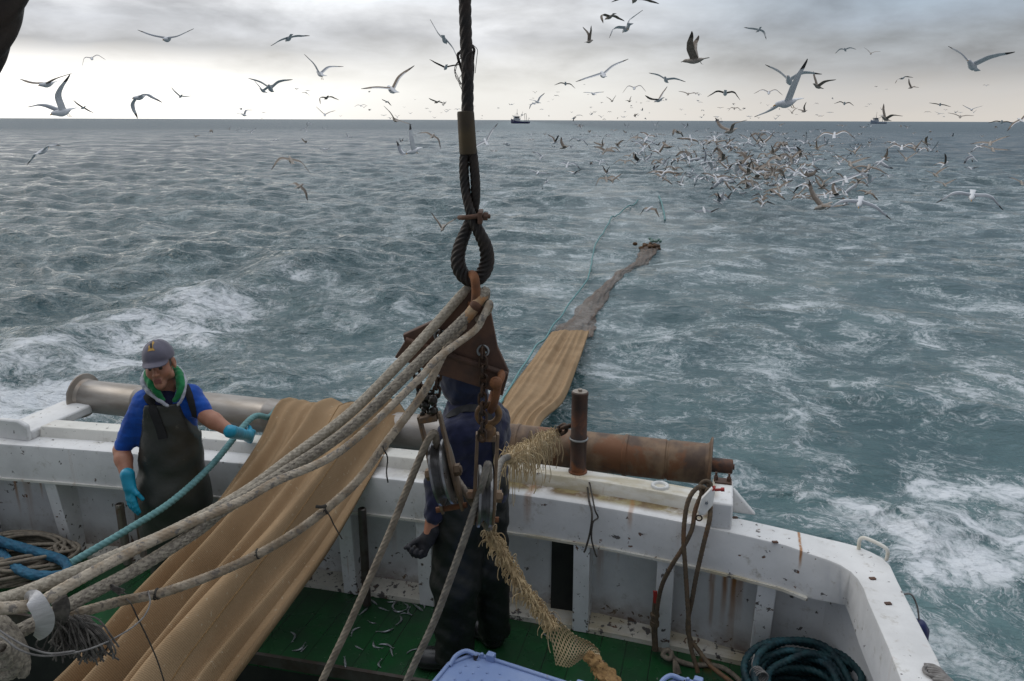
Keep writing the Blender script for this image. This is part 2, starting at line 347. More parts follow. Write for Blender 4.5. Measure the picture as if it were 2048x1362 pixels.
def canvas_mat():
    m, nt, b = newmat('net_canvas')
    co = N(nt, 'TexCoord').outputs['Object']
    u = N(nt, 'Attribute', attribute_name='tu').outputs['Fac']; v = N(nt, 'Attribute', attribute_name='tv').outputs['Fac']
    uv = N(nt, 'CombineXYZ', {0: u, 1: math_(nt, 'MULTIPLY', v, .12), 2: 0.}).outputs[0]
    c = mix(nt, sstep(nt, noise(nt, co, 2.2, 6, .6), .3, .7), (.345, .235, .135), (.275, .180, .098))
    c = mix(nt, math_(nt, 'MULTIPLY', sstep(nt, noise(nt, co, 45, 3, .6), .64, .72), .5), c, (.5, .42, .3))
    wv = math_(nt, 'SINE', math_(nt, 'MULTIPLY', v, 2*math.pi/.0085))
    w = math_(nt, 'MULTIPLY', wv, .5)
    c = mix(nt, sstep(nt, wv, .3, 1.), c, mix(nt, .14, c, (.12, .07, .03)))
    setin(nt, b, 'Base Color', c); setin(nt, b, 'Roughness', .85); setin(nt, b, 'Specular IOR Level', .2)
    bump(nt, b, math_(nt, 'ADD', w, noise(nt, co, 60, 4)), .35, .003)
canvas_mat()
def netting_mat(name, c1, c2, cell, hole, rough=.8):
    """a twine mesh: the holes between the twines are truly open"""
    m, nt, b = newmat(name)
    u = N(nt, 'Attribute', attribute_name='tu').outputs['Fac']; v = N(nt, 'Attribute', attribute_name='tv').outputs['Fac']
    a = math_(nt, 'FRACT', math_(nt, 'MULTIPLY', math_(nt, 'ADD', u, math_(nt, 'MULTIPLY', v, .55)), 1/cell))
    d = math_(nt, 'FRACT', math_(nt, 'MULTIPLY', math_(nt, 'SUBTRACT', u, math_(nt, 'MULTIPLY', v, .55)), 1/cell))
    o = math_(nt, 'MULTIPLY', math_(nt, 'LESS_THAN', a, hole), math_(nt, 'LESS_THAN', d, hole))
    co = N(nt, 'TexCoord').outputs['Object']
    setin(nt, b, 'Base Color', mix(nt, sstep(nt, noise(nt, co, 5, 5), .35, .65), c1, c2)); setin(nt, b, 'Roughness', rough)
    setin(nt, b, 'Alpha', math_(nt, 'SUBTRACT', 1., o))
netting_mat('netting_grey', (.25, .20, .165), (.17, .125, .10), .05, .66)
netting_mat('netting_tan', (.48, .38, .24), (.38, .28, .16), .011, .62)
simple('netting_end', (.05, .026, .012), (.12, .06, .022), 6, .8)
simple('net_float', (.07, .17, .15), (.10, .15, .12), 5, .5)
# people
def cloth(name, c1, c2, wr=.45, rough=.85, sheen=.2, fs=14):
    return simple(name, c1, c2, fs, rough, bscale=fs*1.6, bstr=wr, bdist=.012, sheen=sheen, spec=.25)
simple('skin', (.43, .205, .13), (.36, .155, .095), 14, .5, bscale=90, bstr=.2, bdist=.002)
simple('skin_stubble', (.34, .17, .115), (.38, .185, .12), 60, .6, bscale=120, bstr=.2, bdist=.002)
simple('skin_lip', (.24, .085, .065), rough=.45)
simple('eye_dark', (.03, .022, .018), rough=.3)
simple('hair_dark', (.06, .048, .04), (.10, .09, .08), 90, .7)
cloth('hoodie_blue', (.006, .078, .40), (.005, .055, .30))
cloth('hood_green', (.008, .20, .065), (.006, .14, .045))
cloth('hood_grey', (.40, .41, .46), (.30, .31, .36))
cloth('shirt_navy', (.014, .016, .06), (.010, .012, .045))
cloth('cap_grey', (.135, .128, .165), (.11, .104, .135), .15)
simple('cap_yellow', (.45, .27, .06), (.38, .22, .05), 30, .8)
simple('cap_black', (.012, .013, .02), rough=.8)
cloth('work_navy', (.012, .015, .046), (.008, .010, .030))
cloth('hood_navy', (.010, .016, .042), (.007, .010, .026))
simple('oilskin_olive', (.040, .042, .034), (.028, .030, .025), 5, .42, bscale=5, bstr=.5, bdist=.02, c3=(.075, .072, .06), s3=16, lo3=.64, hi3=.72)
simple('oilskin_black', (.005, .007, .006), (.0035, .005, .0045), 5, .52, bscale=6, bstr=.55, bdist=.02)
simple('strap_black', (.010, .010, .011), (.016, .016, .017), 30, .8)
simple('glove_cyan', (.008, .30, .46), (.006, .24, .38), 9, .38, bscale=30, bstr=.3, bdist=.004)
simple('glove_black', (.012, .012, .016), (.02, .02, .025), 20, .75, bscale=40, bstr=.4, bdist=.004)
simple('boot_black', (.008, .008, .009), (.014, .014, .014), 10, .28)
# small things
simple('crate_blue', (.20, .28, .50), (.24, .32, .53), 5, .45, c3=(.24, .26, .34), s3=9, lo3=.60, hi3=.75, bscale=20, bstr=.15)
simple('red_paint', (.33, .02, .015), (.22, .03, .02), 20, .5)
simple('fish_silver', (.42, .44, .46), (.22, .24, .25), 40, .28, .5)
simple('fender_blue', (.008, .018, .10), (.006, .012, .07), 10, .4)
# gulls
simple('gull_white', (.70, .71, .73), (.62, .63, .66), 9, .8)
simple('gull_grey', (.26, .28, .31), (.22, .24, .27), 9, .8)
simple('gull_black', (.020, .019, .02), (.035, .033, .033), 9, .8)
simple('gull_brown', (.17, .135, .108), (.26, .215, .175), 26, .85)
simple('gull_brown_dark', (.050, .042, .037), (.09, .075, .062), 26, .85)
simple('gull_buff', (.40, .36, .32), (.28, .245, .21), 22, .85)
simple('gull_yellow', (.50, .26, .04), rough=.5)
# distant boats
simple('hull_blue', (.014, .020, .105), (.010, .014, .07), .3, .45)
simple('hull_hazed_blue', (.34, .40, .50), (.30, .36, .46), .3, .5)  # blue hull with the haze of distance mixed into its colour
simple('house_white', (.62, .63, .65), (.5, .51, .53), .5, .5)
simple('window_dark', (.012, .014, .018), rough=.1)
simple('mast_grey', (.18, .18, .18), rough=.5)

simple('rope_stain', (.38, .30, .20), (.34, .14, .035), 9, .85, bscale=260, bstr=.5, bdist=.002)
# ---------------------------------------------------------------- the sea
SEA = -1.3
g_ = np.random.default_rng(21)
WAVES = []
for lam in np.geomspace(15., .30, 84):
    ang = g_.normal(0, .62)+R(-106)                       # travelling towards the stern, from ahead of the camera
    if lam < 1.5: ang = g_.normal(0, .9)+R(-106)
    st = .015 if lam > 5 else (.030 if lam > 2.6 else (.048 if lam > 1.0 else .046))
    WAVES.append((2*np.pi/lam, ang, st*(.7+.6*g_.random()), g_.random()*2*np.pi, lam))
def patch(px, py, a, b, w):
    c = atZ(px, py, SEA); rx = abs((atZ(px+a, py, SEA)-atZ(px-a, py, SEA))@RT)/2
    ry = abs((atZ(px, py+b, SEA)-atZ(px, py-b, SEA))@FH)/2
    return (c@RT, c@FH, rx, ry, w)
FOAM = [patch(*a) for a in [
    (40,800,150,60,1.15),(60,850,120,50,1.25),(130,715,160,42,1.0),(290,655,170,36,.98),(430,605,130,32,.90),(530,565,90,28,.78),(640,490,100,30,.38),
    (400,690,80,40,.52),(480,650,60,30,.5),(230,760,90,40,.62),(600,540,60,30,.38),(60,700,90,25,.7),(120,560,120,20,.36),
    (1880,690,70,50,0.64),(1900,780,120,42,0.79),(1990,740,90,60,0.68),(1930,810,90,20,0.64),(1960,650,80,35,0.47),(1830,520,110,22,0.52),(1950,560,100,22,0.52),(1870,590,60,20,0.35),
    (1560,920,70,50,0.57),(1620,985,90,35,0.62),(1720,1040,150,40,0.86),(1800,1080,150,46,0.90),(1900,1130,150,56,0.86),(1860,975,130,32,0.76),(1990,980,110,46,0.77),(2010,1060,100,60,0.77),
    (1990,1220,110,60,0.64),(1900,1240,80,70,0.57),(1950,1310,80,40,0.52),(1480,860,70,40,0.43),
    (1440,640,120,22,0.30),(1400,605,100,16,0.30),(1500,560,90,14,0.28),(1330,760,80,20,0.30),(1640,628,80,16,0.32),(1560,690,60,18,0.27),(1200,690,40,20,0.27),(1240,780,60,30,0.27),(1180,830,40,50,0.27),
    (1380,380,60,10,.40),(690,800,40,30,.44),(1040,244,40,3,.6)]]
MILK = [patch(*a) for a in [(1650,600,230,110,.55),(1700,900,330,170,.6),(1850,1100,260,180,.95),(450,640,220,90,.5),(100,800,200,90,.9),(1950,760,150,80,.6),(1300,760,160,80,.35),(620,720,220,110,.30)]]
LANE = [patch(*a) for a in [(1700,620,480,220,.85),(1700,900,420,150,.6),(1000,720,300,100,.6),(1850,450,400,60,.5),(1290,440,130,80,1.),(1180,560,160,90,.9),(1500,760,320,180,.75),(1150,740,160,120,.8)]]
def field(P, lst):
    u, v = P@RT[:2], P@FH[:2]; o = np.zeros(len(P)); k = 1.
    for cx, cy, rx, ry, w in lst:
        q = ((u-cx)/(rx*1.3))**2+((v-cy)/(ry*1.3))**2
        o = np.maximum(o, w*np.exp(-q**1.6*.8))
    return o
RIDGES = [([(-40,745),(90,690),(230,640),(380,600),(560,545),(700,520)], .24, 1.0), ([(-40,610),(140,560),(330,520),(480,480)], .12, 1.2), ([(1290,560),(1420,540),(1560,505)], .12, 1.0), ([(1180,400),(1300,395),(1430,380)], .15, 2.4), ([(1330,690),(1450,665),(1560,690)], .16, .7), ([(1640,985),(1760,1010),(1860,1080)], .07, .35), ([(1850,1040),(1960,1010),(2060,1000)], .06, .35), ([(1800,800),(1950,830),(2070,870)], .10, .6)]
RIDGES = [(np.array([atZ(x, y, SEA)[:2] for x, y in l]), a, w) for l, a, w in RIDGES]
def ridge_height(P):
    o = np.zeros(len(P))
    for l, a, w in RIDGES:
        m = np.linalg.norm(P-l.mean(0), axis=1) < 40; Q = P[m]; best = np.full(len(Q), 1e9); sgn = np.zeros(len(Q))
        for p, q in zip(l[:-1], l[1:]):
            d = q-p; t = np.clip((Q-p)@d/(d@d), 0, 1); v = Q-p-t[:, None]*d; r = np.linalg.norm(v, axis=1); b = r < best; best = np.where(b, r, best); sgn = np.where(b, v@FH[:2], sgn)
        ww = w*np.where(sgn < 0, .75, 1.5); o[m] += a*(np.exp(-(best/ww)**2)-.35*np.exp(-((best-1.9*w)/w)**2))
    return o
def sea_height(P, cell=None, lane=None):
    h = np.zeros(len(P)); dx = np.zeros((len(P), 2))
    for k, a, st, ph, lam in WAVES:
        amp = np.full(len(P), st/k)
        if cell is not None: amp *= np.clip(lam/cell/3.-1., 0, 1)
        if lane is not None: amp *= 1-lane*(.8 if lam < 3 else .35)
        d = np.array([math.cos(a), math.sin(a)]); q = k*(P@d)+ph
        h += amp*np.sin(q); dx += (amp*np.cos(q))[:, None]*d*.9
    h += ridge_height(P)
    return h, dx
def build_sea():
    nr, nc = 1350, 860
    r = np.concatenate([np.geomspace(2.2, 420, nr), np.geomspace(440, 40000, 50)])
    az = np.linspace(R(-62), R(62), nc)
    Rg, A = np.meshgrid(r, az, indexing='ij')
    u, v = np.sin(A)*Rg, np.cos(A)*Rg
    P = (u[..., None]*RT[:2]+v[..., None]*FH[:2]).reshape(-1, 2)
    cell = np.maximum(np.gradient(r)[:, None]*1.0, Rg*(az[1]-az[0])).ravel()
    lane = field(P, LANE)
    h, dx = sea_height(P, cell, lane)
    far = np.clip((420-Rg.ravel())/200, 0, 1); h *= far; dx *= far[:, None]
    q = P+dx
    V = np.column_stack([q, SEA+h])
    # keep the water outside the hull
    inside = (V[:, 1] < 3.95) & (V[:, 0] < 1.05) & (V[:, 0] > -9)
    V[inside, 2] = np.minimum(V[inside, 2], SEA-.25)
    n0, n1 = Rg.shape
    i = np.arange(n0-1)[:, None]*n1+np.arange(n1-1)[None, :]
    F = np.stack([i, i+1, i+n1+1, i+n1], -1).reshape(-1, 4)[:, ::-1]
    o = link('sea', V, F, sea_mat(), None, 180, attrs={'foam': field(P, FOAM), 'milk': field(P, MILK), 'lane': lane})
    o['kind'] = 'structure'
    return o
def sea_mat():
    m, nt, b = newmat('sea_water')
    pos = N(nt, 'NewGeometry').outputs['Position']; sx = N(nt, 'SeparateXYZ', {0: pos}).outputs
    flat = N(nt, 'CombineXYZ', {0: sx[0], 1: sx[1], 2: 0.}).outputs[0]
    at = lambda n: N(nt, 'Attribute', attribute_name=n).outputs['Fac']
    W, T = at('foam'), at('milk')
    dist = N(nt, 'VectorMath', {0: flat}, operation='LENGTH').outputs['Value']
    warp = N(nt, 'TexNoise', {'Vector': flat, 'Scale': .8, 'Detail': 4.}).outputs['Color']
    wv = N(nt, 'VectorMath', {0: warp, 3: 1.6}, operation='SCALE').outputs[0]
    fl2 = N(nt, 'VectorMath', {0: flat, 1: wv}, operation='ADD').outputs[0]
    rid = lambda sc, d, w: sstep(nt, math_(nt, 'ABSOLUTE', math_(nt, 'SUBTRACT', noise(nt, fl2, sc, d, .6, .5), .5)), w, 0.)   # filaments
    n = noise(nt, fl2, .75, 10, .66, .8); nf = noise(nt, fl2, 8, 6, .72, .4)
    s = math_(nt, 'ADD', W, math_(nt, 'MULTIPLY', math_(nt, 'SUBTRACT', n, .5), 2.3))
    s = math_(nt, 'ADD', s, math_(nt, 'MULTIPLY', math_(nt, 'SUBTRACT', nf, .5), .70))
    body = math_(nt, 'MULTIPLY', sstep(nt, s, .60, 1.05), sstep(nt, nf, .22, .46))
    fil = math_(nt, 'MAXIMUM', math_(nt, 'MAXIMUM', rid(.9, 6, .022), rid(5., 4, .030)), rid(2.2, 6, .028))
    fil = math_(nt, 'MULTIPLY', math_(nt, 'MULTIPLY', fil, sstep(nt, nf, .34, .54)), sstep(nt, s, .36, .78))
    foam = math_(nt, 'MULTIPLY', math_(nt, 'MAXIMUM', body, math_(nt, 'MULTIPLY', fil, .85)), sstep(nt, W, .30, .66))
    under = math_(nt, 'MULTIPLY', sstep(nt, s, .3, .95), sstep(nt, W, .2, .55))       # aerated water around the foam
    milk = math_(nt, 'MAXIMUM', math_(nt, 'MULTIPLY', T, sstep(nt, noise(nt, fl2, .5, 5, .6), .25, .70)), math_(nt, 'MULTIPLY', under, .75))
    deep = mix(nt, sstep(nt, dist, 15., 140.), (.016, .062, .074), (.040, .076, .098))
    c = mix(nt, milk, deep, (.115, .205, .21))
    c = mix(nt, foam, c, (.66, .69, .72))
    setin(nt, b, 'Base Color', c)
    ro = N(nt, 'MapRange', {0: dist, 1: 15., 2: 400., 3: .045, 4: .34}).outputs[0]
    setin(nt, b, 'Roughness', math_(nt, 'ADD', ro, math_(nt, 'MULTIPLY', foam, .5)))
    setin(nt, b, 'IOR', 1.333); setin(nt, b, 'Specular IOR Level', N(nt, 'MapRange', {0: dist, 1: 45., 2: 320., 3: .6, 4: .34}).outputs[0])
    st = vmul(nt, flat, (1., 1.7, 1.))
    b1 = noise(nt, st, 3.2, 6, .62, .3); b2 = noise(nt, st, 11., 4, .6)
    hgt = math_(nt, 'ADD', math_(nt, 'MULTIPLY', b1, .11), math_(nt, 'MULTIPLY', b2, .03))
    hgt = math_(nt, 'ADD', hgt, math_(nt, 'MULTIPLY', foam, .02))
    far = math_(nt, 'ADD', hgt, math_(nt, 'MULTIPLY', noise(nt, st, .8, 5, .6), .36))
    lane = math_(nt, 'SUBTRACT', 1., math_(nt, 'MULTIPLY', at('lane'), .6))
    bp = N(nt, 'Bump', {'Height': far, 'Strength': lane, 'Distance': 1.}); nt.links.new(bp.outputs[0], b.inputs['Normal'])
    return m
build_sea()
# ---------------------------------------------------------------- the fishing boat
M_ = MATS
def yb(x):                                                # inner front edge of the stern rail, bowed in plan
    x = np.asarray(x, float); return 3.70-np.where(x < -1, .019, .085)*(x+1)**2
def yd(x):                                                # where the deck meets the bulwark foot
    x = np.asarray(x, float); return 3.735-np.where(x < -1, .014, .042)*(x+1)**2
boat = thing('fishing_boat', (0, 0, 0), 'white painted stern of a fishing boat with green planked deck, rusty roller and chipped bulwark', 'fishing boat')
inner = [(x, float(yb(x))) for x in np.linspace(-7.5, .40, 40)]
inner += [(.511, 3.478), (.575, 3.452), (.625, 3.42), (.662, 3.375), (.684, 3.32), (.696, 3.25), (.700, 3.15), (.726, 2.85), (.736, 2.66), (.78, 1.6), (.82, .4), (.84, -1.5)]
outer = [(x, float(yb(x))+.172) for x in np.linspace(-7.5, .40, 40)]
outer += [(.56, 3.665), (.65, 3.645), (.727, 3.622), (.78, 3.585), (.825, 3.54), (.846, 3.48), (.853, 3.36), (.878, 3.05), (.896, 2.852), (.945, 1.6), (.985, .4), (1.005, -1.5)]
inner = np.array(inner); outer = np.array(outer); nI = len(inner)
col3 = lambda a, z: np.column_stack([a, np.full(len(a), z)])
ZL, ZR = .57, .80
# deck: raised green planking with a dark drop in front of it
fe = [atZ(-900, 1120, 0), atZ(200, 1250, 0), atZ(470, 1297, 0), atZ(860, 1360, 0), atZ(1500, 1460, 0)]
mb = MB(); back = [(x, float(yd(x))+.02, 0) for x in np.linspace(.62, -7.4, 20)]
front = [(-7.4, fe[1][1]-.2, 0), (fe[1][0], fe[1][1], 0), (fe[2][0], fe[2][1], 0), (fe[3][0], fe[3][1], 0), (.78, fe[3][1]-.42, 0)]
mb.prism([np.array(p)-(0, 0, .09) for p in front+back], (0, 0, .09)); mb.obj('deck', M_['deck_green'], boat)
mb = MB()
for a, b in zip(front[:-1], front[1:]):
    a, b = np.array(a), np.array(b); d = (b-a)/np.linalg.norm(b-a); n = np.array([d[1], -d[0], 0])
    mb.prism([a+n*.002+(0, 0, -.06), b+n*.002+(0, 0, -.06), b+n*.002+(0, 0, .004), a+n*.002+(0, 0, .004)], n*.022)
mb.obj('deck_edge', M_['dark_pipe'], boat)
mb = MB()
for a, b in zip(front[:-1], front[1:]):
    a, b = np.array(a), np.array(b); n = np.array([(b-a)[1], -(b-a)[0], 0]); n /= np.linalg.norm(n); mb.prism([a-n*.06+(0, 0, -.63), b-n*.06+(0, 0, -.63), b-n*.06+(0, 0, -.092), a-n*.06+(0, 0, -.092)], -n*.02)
mb.obj('under_deck_dark', M_['dark_void'], boat, smooth=0)  # near-black board; the shade under the deck is put into its colour
MB().box((-7.4, -1.5, -.75), (.80, 3.6, -.62)).obj('lower_deck', M_['deck_green'], boat)
for x in np.arange(-2.4, .6, .55): MB().box((x, 2.7, -.62), (x+.06, 2.76, -.088)).obj('deck_support', M_['dark_pipe'], boat)
# bulwark plate, waterway, cap rail
mb = MB(); pi = np.vstack([np.column_stack([np.linspace(-7.5, .62, 30), yb(np.linspace(-7.5, .62, 30))+.15]), [(.72, 3.46), (.80, 3.30), (.84, 3.1), (.87, 2.8), (.90, 1.6), (.95, .4), (.96, -1.5)]])
mb.loft([col3(pi, -.02), col3(pi, ZL+.01)], closed=False, caps=False); mb.obj('bulwark_plate', M_['white_paint'], boat)
pj = pi+np.array([0, .012]); pj[30:] += (.012, 0)
mb = MB(); po = outer.copy(); po[:, 1] -= .004; po[-9:, 0] -= .004
mb.loft([col3(po*[1, 1], -2.2), col3(po, ZR-.02)], closed=False, caps=False); mb.obj('hull_side', M_['white_paint'], boat)
mb = MB(); xs = np.linspace(-7.5, .6, 36)
mb.loft([np.array([(x, float(yd(x))-.005, .001), (x, float(yd(x))-.004, .028), (x, float(yd(x))+.05, .040), (x, float(yb(x))+.155, .062)]) for x in xs], closed=False, caps=False)
mb.obj('waterway', M_['white_waterway'], boat)
mb = MB()
ri = inner; ro = outer
cen = (ri+ro)/2; e = .012; di = (ro-ri)/np.linalg.norm(ro-ri, axis=1)[:, None]
rb_ = ri.copy(); rb_[40:47] = [(.53, 3.478), (.60, 3.472), (.65, 3.468), (.676, 3.464), (.684, 3.40), (.690, 3.30), (.696, 3.18)]
rings = [np.array([(*rb_[i], ZL), (*ri[i], ZR-e), (*(ri[i]+di[i]*e*.3), ZR-e*.3), (*(ri[i]+di[i]*e), ZR), (*(ro[i]-di[i]*e), ZR), (*ro[i], ZR-e), (*ro[i], ZL)]) for i in range(nI)]
mb.loft(rings); mb.obj('cap_rail', M_['white_rail'], boat, smooth=40)
mb = MB(); k = 41
mb.loft([np.array([(ri[i][0], ri[i][1]-.014, ZL-.010), (ri[i][0], ri[i][1]-.014, ZL+.004), (ri[i][0], ri[i][1]+.004, ZL+.004), (ri[i][0], ri[i][1]+.145, ZL-.010)]) for i in range(k)])
mb.obj('rail_lip', M_['white_ledge'], boat, smooth=0)
FRX = [-6.1, -5.3, -4.50, -3.905, -3.1, -1.985, -1.505, -.60, -.155, .335]
for x in FRX:
    y0, y1 = float(yd(x)), float(yb(x)); mb = MB(); w = .044
    f = [(x-w, y0-.012, .002), (x+w, y0-.012, .002), (x+w, y1-.004, ZL-.012), (x-w, y1-.004, ZL-.012)]
    mb.prism(f, (0, .012, 0))
    mb.prism([(x+w-.014, y0+.0005, .002), (x+w-.002, y0+.0005, .002), (x+w-.002, y1+.0085, ZL-.013), (x+w-.014, y1+.0085, ZL-.013)], (0, .15, 0))
    mb.obj('frame_rib', M_['white_frame'], boat, smooth=0, bevel=.004)
y = float(yb(-.7))
mb = MB(); mb.box((-.79, y+.128, .045), (-.655, y+.147, .50)); mb.obj('freeing_port', M_['dark_void'], boat)
# steel stand pipes against the bulwark
for px, py, top, h, mt, r in [(251, 1092, .31, 3.62, 'stainless_grimy', .026), (281, 1062, .34, 3.70, 'stainless_grimy', .022), (731, 1150, .44, 3.62, 'dark_pipe', .024)]:
    b = atY(px, py, h); z0 = max(b[2], .03)
    MB().lathe((b[0], b[1], .02), (b[0], b[1], 1), [(0, r), (top+z0-.04, r), (top+z0-.035, r*.7), (top+z0-.08, r*.65)], 20).obj('stand_pipe', M_[mt], boat)
# ledge carrying the roller
mb = MB(); xs = np.linspace(-4.05, .06, 24)
mb.loft([np.array([(x, float(yb(x))+.135, ZR-.01), (x, float(yb(x))+.150, ZR+.058), (x, float(yb(x))+.156, ZR+.064), (x, float(yb(x))+.27, ZR+.064), (x, float(yb(x))+.275, ZR-.2)]) for x in xs])
mb.obj('roller_ledge', M_['white_ledge'], boat, smooth=35)
mb = MB(); Y1 = 3.58
mb.prism([(-4.42, Y1, ZR-.005), (-4.06, Y1, ZR-.005), (-4.06, Y1, ZR+.10), (-4.12, Y1, ZR+.13), (-4.27, Y1, ZR+.13)], (0, .035, 0))
mb.prism([(-4.42, Y1+.03, ZR-.005), (-4.06, Y1+.03, ZR-.005), (-4.06, Y1+.03, ZR+.055), (-4.13, Y1+.03, ZR+.06), (-4.29, Y1+.03, ZR+.06)], (0, .50, 0))
mb.box((-4.36, 3.95, ZR-.01), (-4.20, 4.28, ZR+.02))
mb.obj('roller_bracket', M_['white_rail'], boat, bevel=.012)
mb = MB()
mb.box((.045, 3.612, ZR-.004), (.148, 3.90, ZR+.135)); mb.prism([(.149, 3.80, ZR-.004), (.149, 3.80, ZR+.13), (.27, 3.80, ZR-.004)], (0, .04, 0))
mb.obj('roller_bracket', M_['white_rail'], boat, bevel=.010)
# stern roller
RY, RZ, RR = 4.205, .872, .112
RL, RRt = (-4.20, RY, RZ), (.03, RY, RZ)
roller = MB().lathe(RL, RRt, [(0, RR-.02), (.02, RR), (.45, RR), (.455, RR+.004), (.465, RR+.004), (.47, RR), (1.43, RR), (1.435, RR+.003), (1.46, RR+.003), (1.465, RR), (2.84, RR), (2.842, RR-.03)], 48).obj('stern_roller', M_['stainless'], boat, smooth=40)
roller2 = MB().lathe((-1.38, RY, RZ), RRt, [(0, RR-.03), (.001, RR), (.28, RR), (.284, RR+.005), (.30, RR+.005), (.304, RR), (.67, RR+.002), (.92, RR+.002), (.925, RR+.008), (.945, RR+.008), (.95, RR+.003), (1.16, RR+.003), (1.165, RR-.003), (1.175, RR-.003), (1.18, RR+.003), (1.39, RR+.003), (1.40, RR-.02)], 48).obj('roller_sleeve', M_['rust_roller'], roller, smooth=40)
for (x, s) in ((-4.205, -1), (.028, 1)):
    MB().lathe((x-.05*(s < 0)*0, RY, RZ), (x+s, RY, RZ), [(-.035, RR), (-.012, RR+.010), (-.002, RR+.042), (.006, RR+.044), (.009, RR+.036), (.009, .045)], 48).obj('flange', M_['rust_roller' if s > 0 else 'stainless_grimy'], roller, smooth=40)
    MB().lathe((x, RY, RZ), (x+s, RY, RZ), [(0, .045), (.005, .041), (.118, .041), (.123, .034), (.123, .016), (.132, .016)], 24).obj('axle', M_['rust_post'], roller)
mb = MB()
for dx in (-.03, .035):
    mb.cyl((.09+dx, 3.86, ZR+.136), (.09+dx, 3.86, ZR+.165), .012, seg=6); mb.cyl((.09+dx, 3.86, ZR+.165), (.09+dx, 3.86, ZR+.185), .006, seg=8)
mb.box((.055, 3.83, ZR+.136), (.14, 3.89, ZR+.144))
mb.obj('bearing_foot', M_['rust_plate'], boat)
# rusty upright post with bolted cap, ring fairlead, lifting eye
pb = atY(1155, 962, 3.93); PX, PY = pb[0], 3.93
post = MB().lathe((PX, PY, ZR+.06), (PX, PY, 2), [(0, .052), (.012, .052), (.014, .044), (.185, .044), (.19, .0475), (.215, .0475), (.22, .0435), (.45, .0435), (.453, .0455), (.468, .0455), (.47, .03)], 32).obj('guide_post', M_['rust_post'], boat, smooth=40)
MB().lathe((PX, PY, ZR+.528), (PX, PY, 2), [(0, .04), (.006, .04), (.007, .012), (.018, .012)], 24).obj('post_cap', M_['stainless_grimy'], post)
MB().torus((PX, PY, ZR+.262), (1, 0, 0), (0, 1, 0), .0465, .006, 32).obj('weld_ring', M_['galvanised'], post)
rp = atZ(1320, 972, ZR+.066)
MB().lathe(rp-(0, 0, .01), rp+(0, 0, 1), [(0, .05), (.018, .048), (.022, .040), (.018, .03), (.004, .027)], 32).obj('deck_ring', M_['white_block'], boat, smooth=60)
a, b = atZ(1716, 1094, ZR), atZ(1772, 1118, ZR); a[1] -= .02; b[1] -= .01
mid = (a+b)/2
MB().tube(spline([a, a+(0, 0, .05), a*.8+b*.2+(0, 0, .068), a*.2+b*.8+(0, 0, .062), b+(0, 0, .045), b], .008), .0085, 10).obj('lifting_eye', M_['white_ledge'], boat)
for px, py in [(1862, 915), (1470, 1036), (1776, 1208), (1550, 1085), (1745, 1158)][1:]:
    c = atZ(px, py, ZR)
    MB().obox(c+(0, 0, .003), (.012, .004, 0), (-.003, .007, 0), (0, 0, .003)).obj('rail_stud', M_['rust_plate'], boat)
# valve on the bulwark with a red lever
vp = lambda px, py: atY(px, py, 3.60)
valve = MB().tube(spline([vp(1311, 1300), vp(1309, 1262), vp(1310, 1225), vp(1312, 1196)], .01), [.016]*len(spline([vp(1311, 1300), vp(1309, 1262), vp(1310, 1225), vp(1312, 1196)], .01)), 12)
valve.lathe(vp(1309, 1252), vp(1310, 1222), [(0, .017), (.002, .024), (.03, .024), (.032, .02), (.055, .02), (.058, .024), (.075, .024), (.078, .017)], 8)
valve = valve.obj('valve', M_['rope_brown'], boat)
a, b = vp(1312, 1202), vp(1311, 1177)
MB().obox((a+b)/2+np.array([0, -.02, 0]), (.011, 0, 0), (0, .004, 0), (b-a)/2).obj('lever', M_['red_paint'], valve, bevel=.003)
# blue fender hung outside, lashings over the rail
fc = atZ(1838, 1246, .62)+(.0, 0, -.035)
fender = thing('fender', fc, 'dark blue fender just showing outside the right hand rail', 'fender')
MB().lathe(fc+(0, 0, .05), fc-(0, 0, .7), [(0, .01), (.008, .025), (.04, .045), (.2, .05), (.6, .05), (.7, .03), (.74, .01)], 24).obj('fender_body', M_['fender_blue'], fender, smooth=60)
MB().tube(spline([fc+(0, 0, .045), fc+(-.02, .0, .12), fc+(-.06, -.03, .188), fc+(-.11, -.05, .184)], .01), .004, 7).obj('lanyard', M_['twine'], fender)
mb = MB()
for k in range(7):
    o = k*.011-.03; a = atZ(1868+k*3, 1340+k*5, ZR); b_ = atZ(1905+k*4, 1372+k*3, ZR)
    mb.tube(spline([a+(-.03, .015, .006), a+(0, 0, .018), (a+b_)/2+(0, 0, .02), b_+(0, 0, .004), b_+(.05, -.02, -.10)], .01), .006, 7)
mb.torus(atZ(1866, 1342, ZR+.012), (1, 0, .1), (0, 1, 0), .03, .006, 20, 7)
tag(mb.obj('rail_lashing', M_['twine'], None, 70), 'bundle of grey cords lashed over the right hand rail', 'lashing')
# ---------------------------------------------------------------- hanging gear
HP = 2.15                                                  # distance ahead of the eye at which the gear hangs
def Hs(pts, h=HP): return np.array([atH(p[0], p[1], p[2] if len(p) > 2 else h) for p in pts])
PXM = HP*1.02/FPX                                          # metres per photo pixel at the gear
def rope(name, pts, r, mat, label, cat, group=None, prof=None, seg=24, ds=.004, extra=None, parent=None):
    p = spline(pts, ds); mb = MB().tube(p, r if np.isscalar(r) else np.interp(np.linspace(0, 1, len(p)), np.linspace(0, 1, len(r)), r), seg, prof=prof)
    o = mb.obj(name, mat if isinstance(mat, list) else M_[mat], parent, smooth=70)
    return tag(o, label, cat, group) if label else o
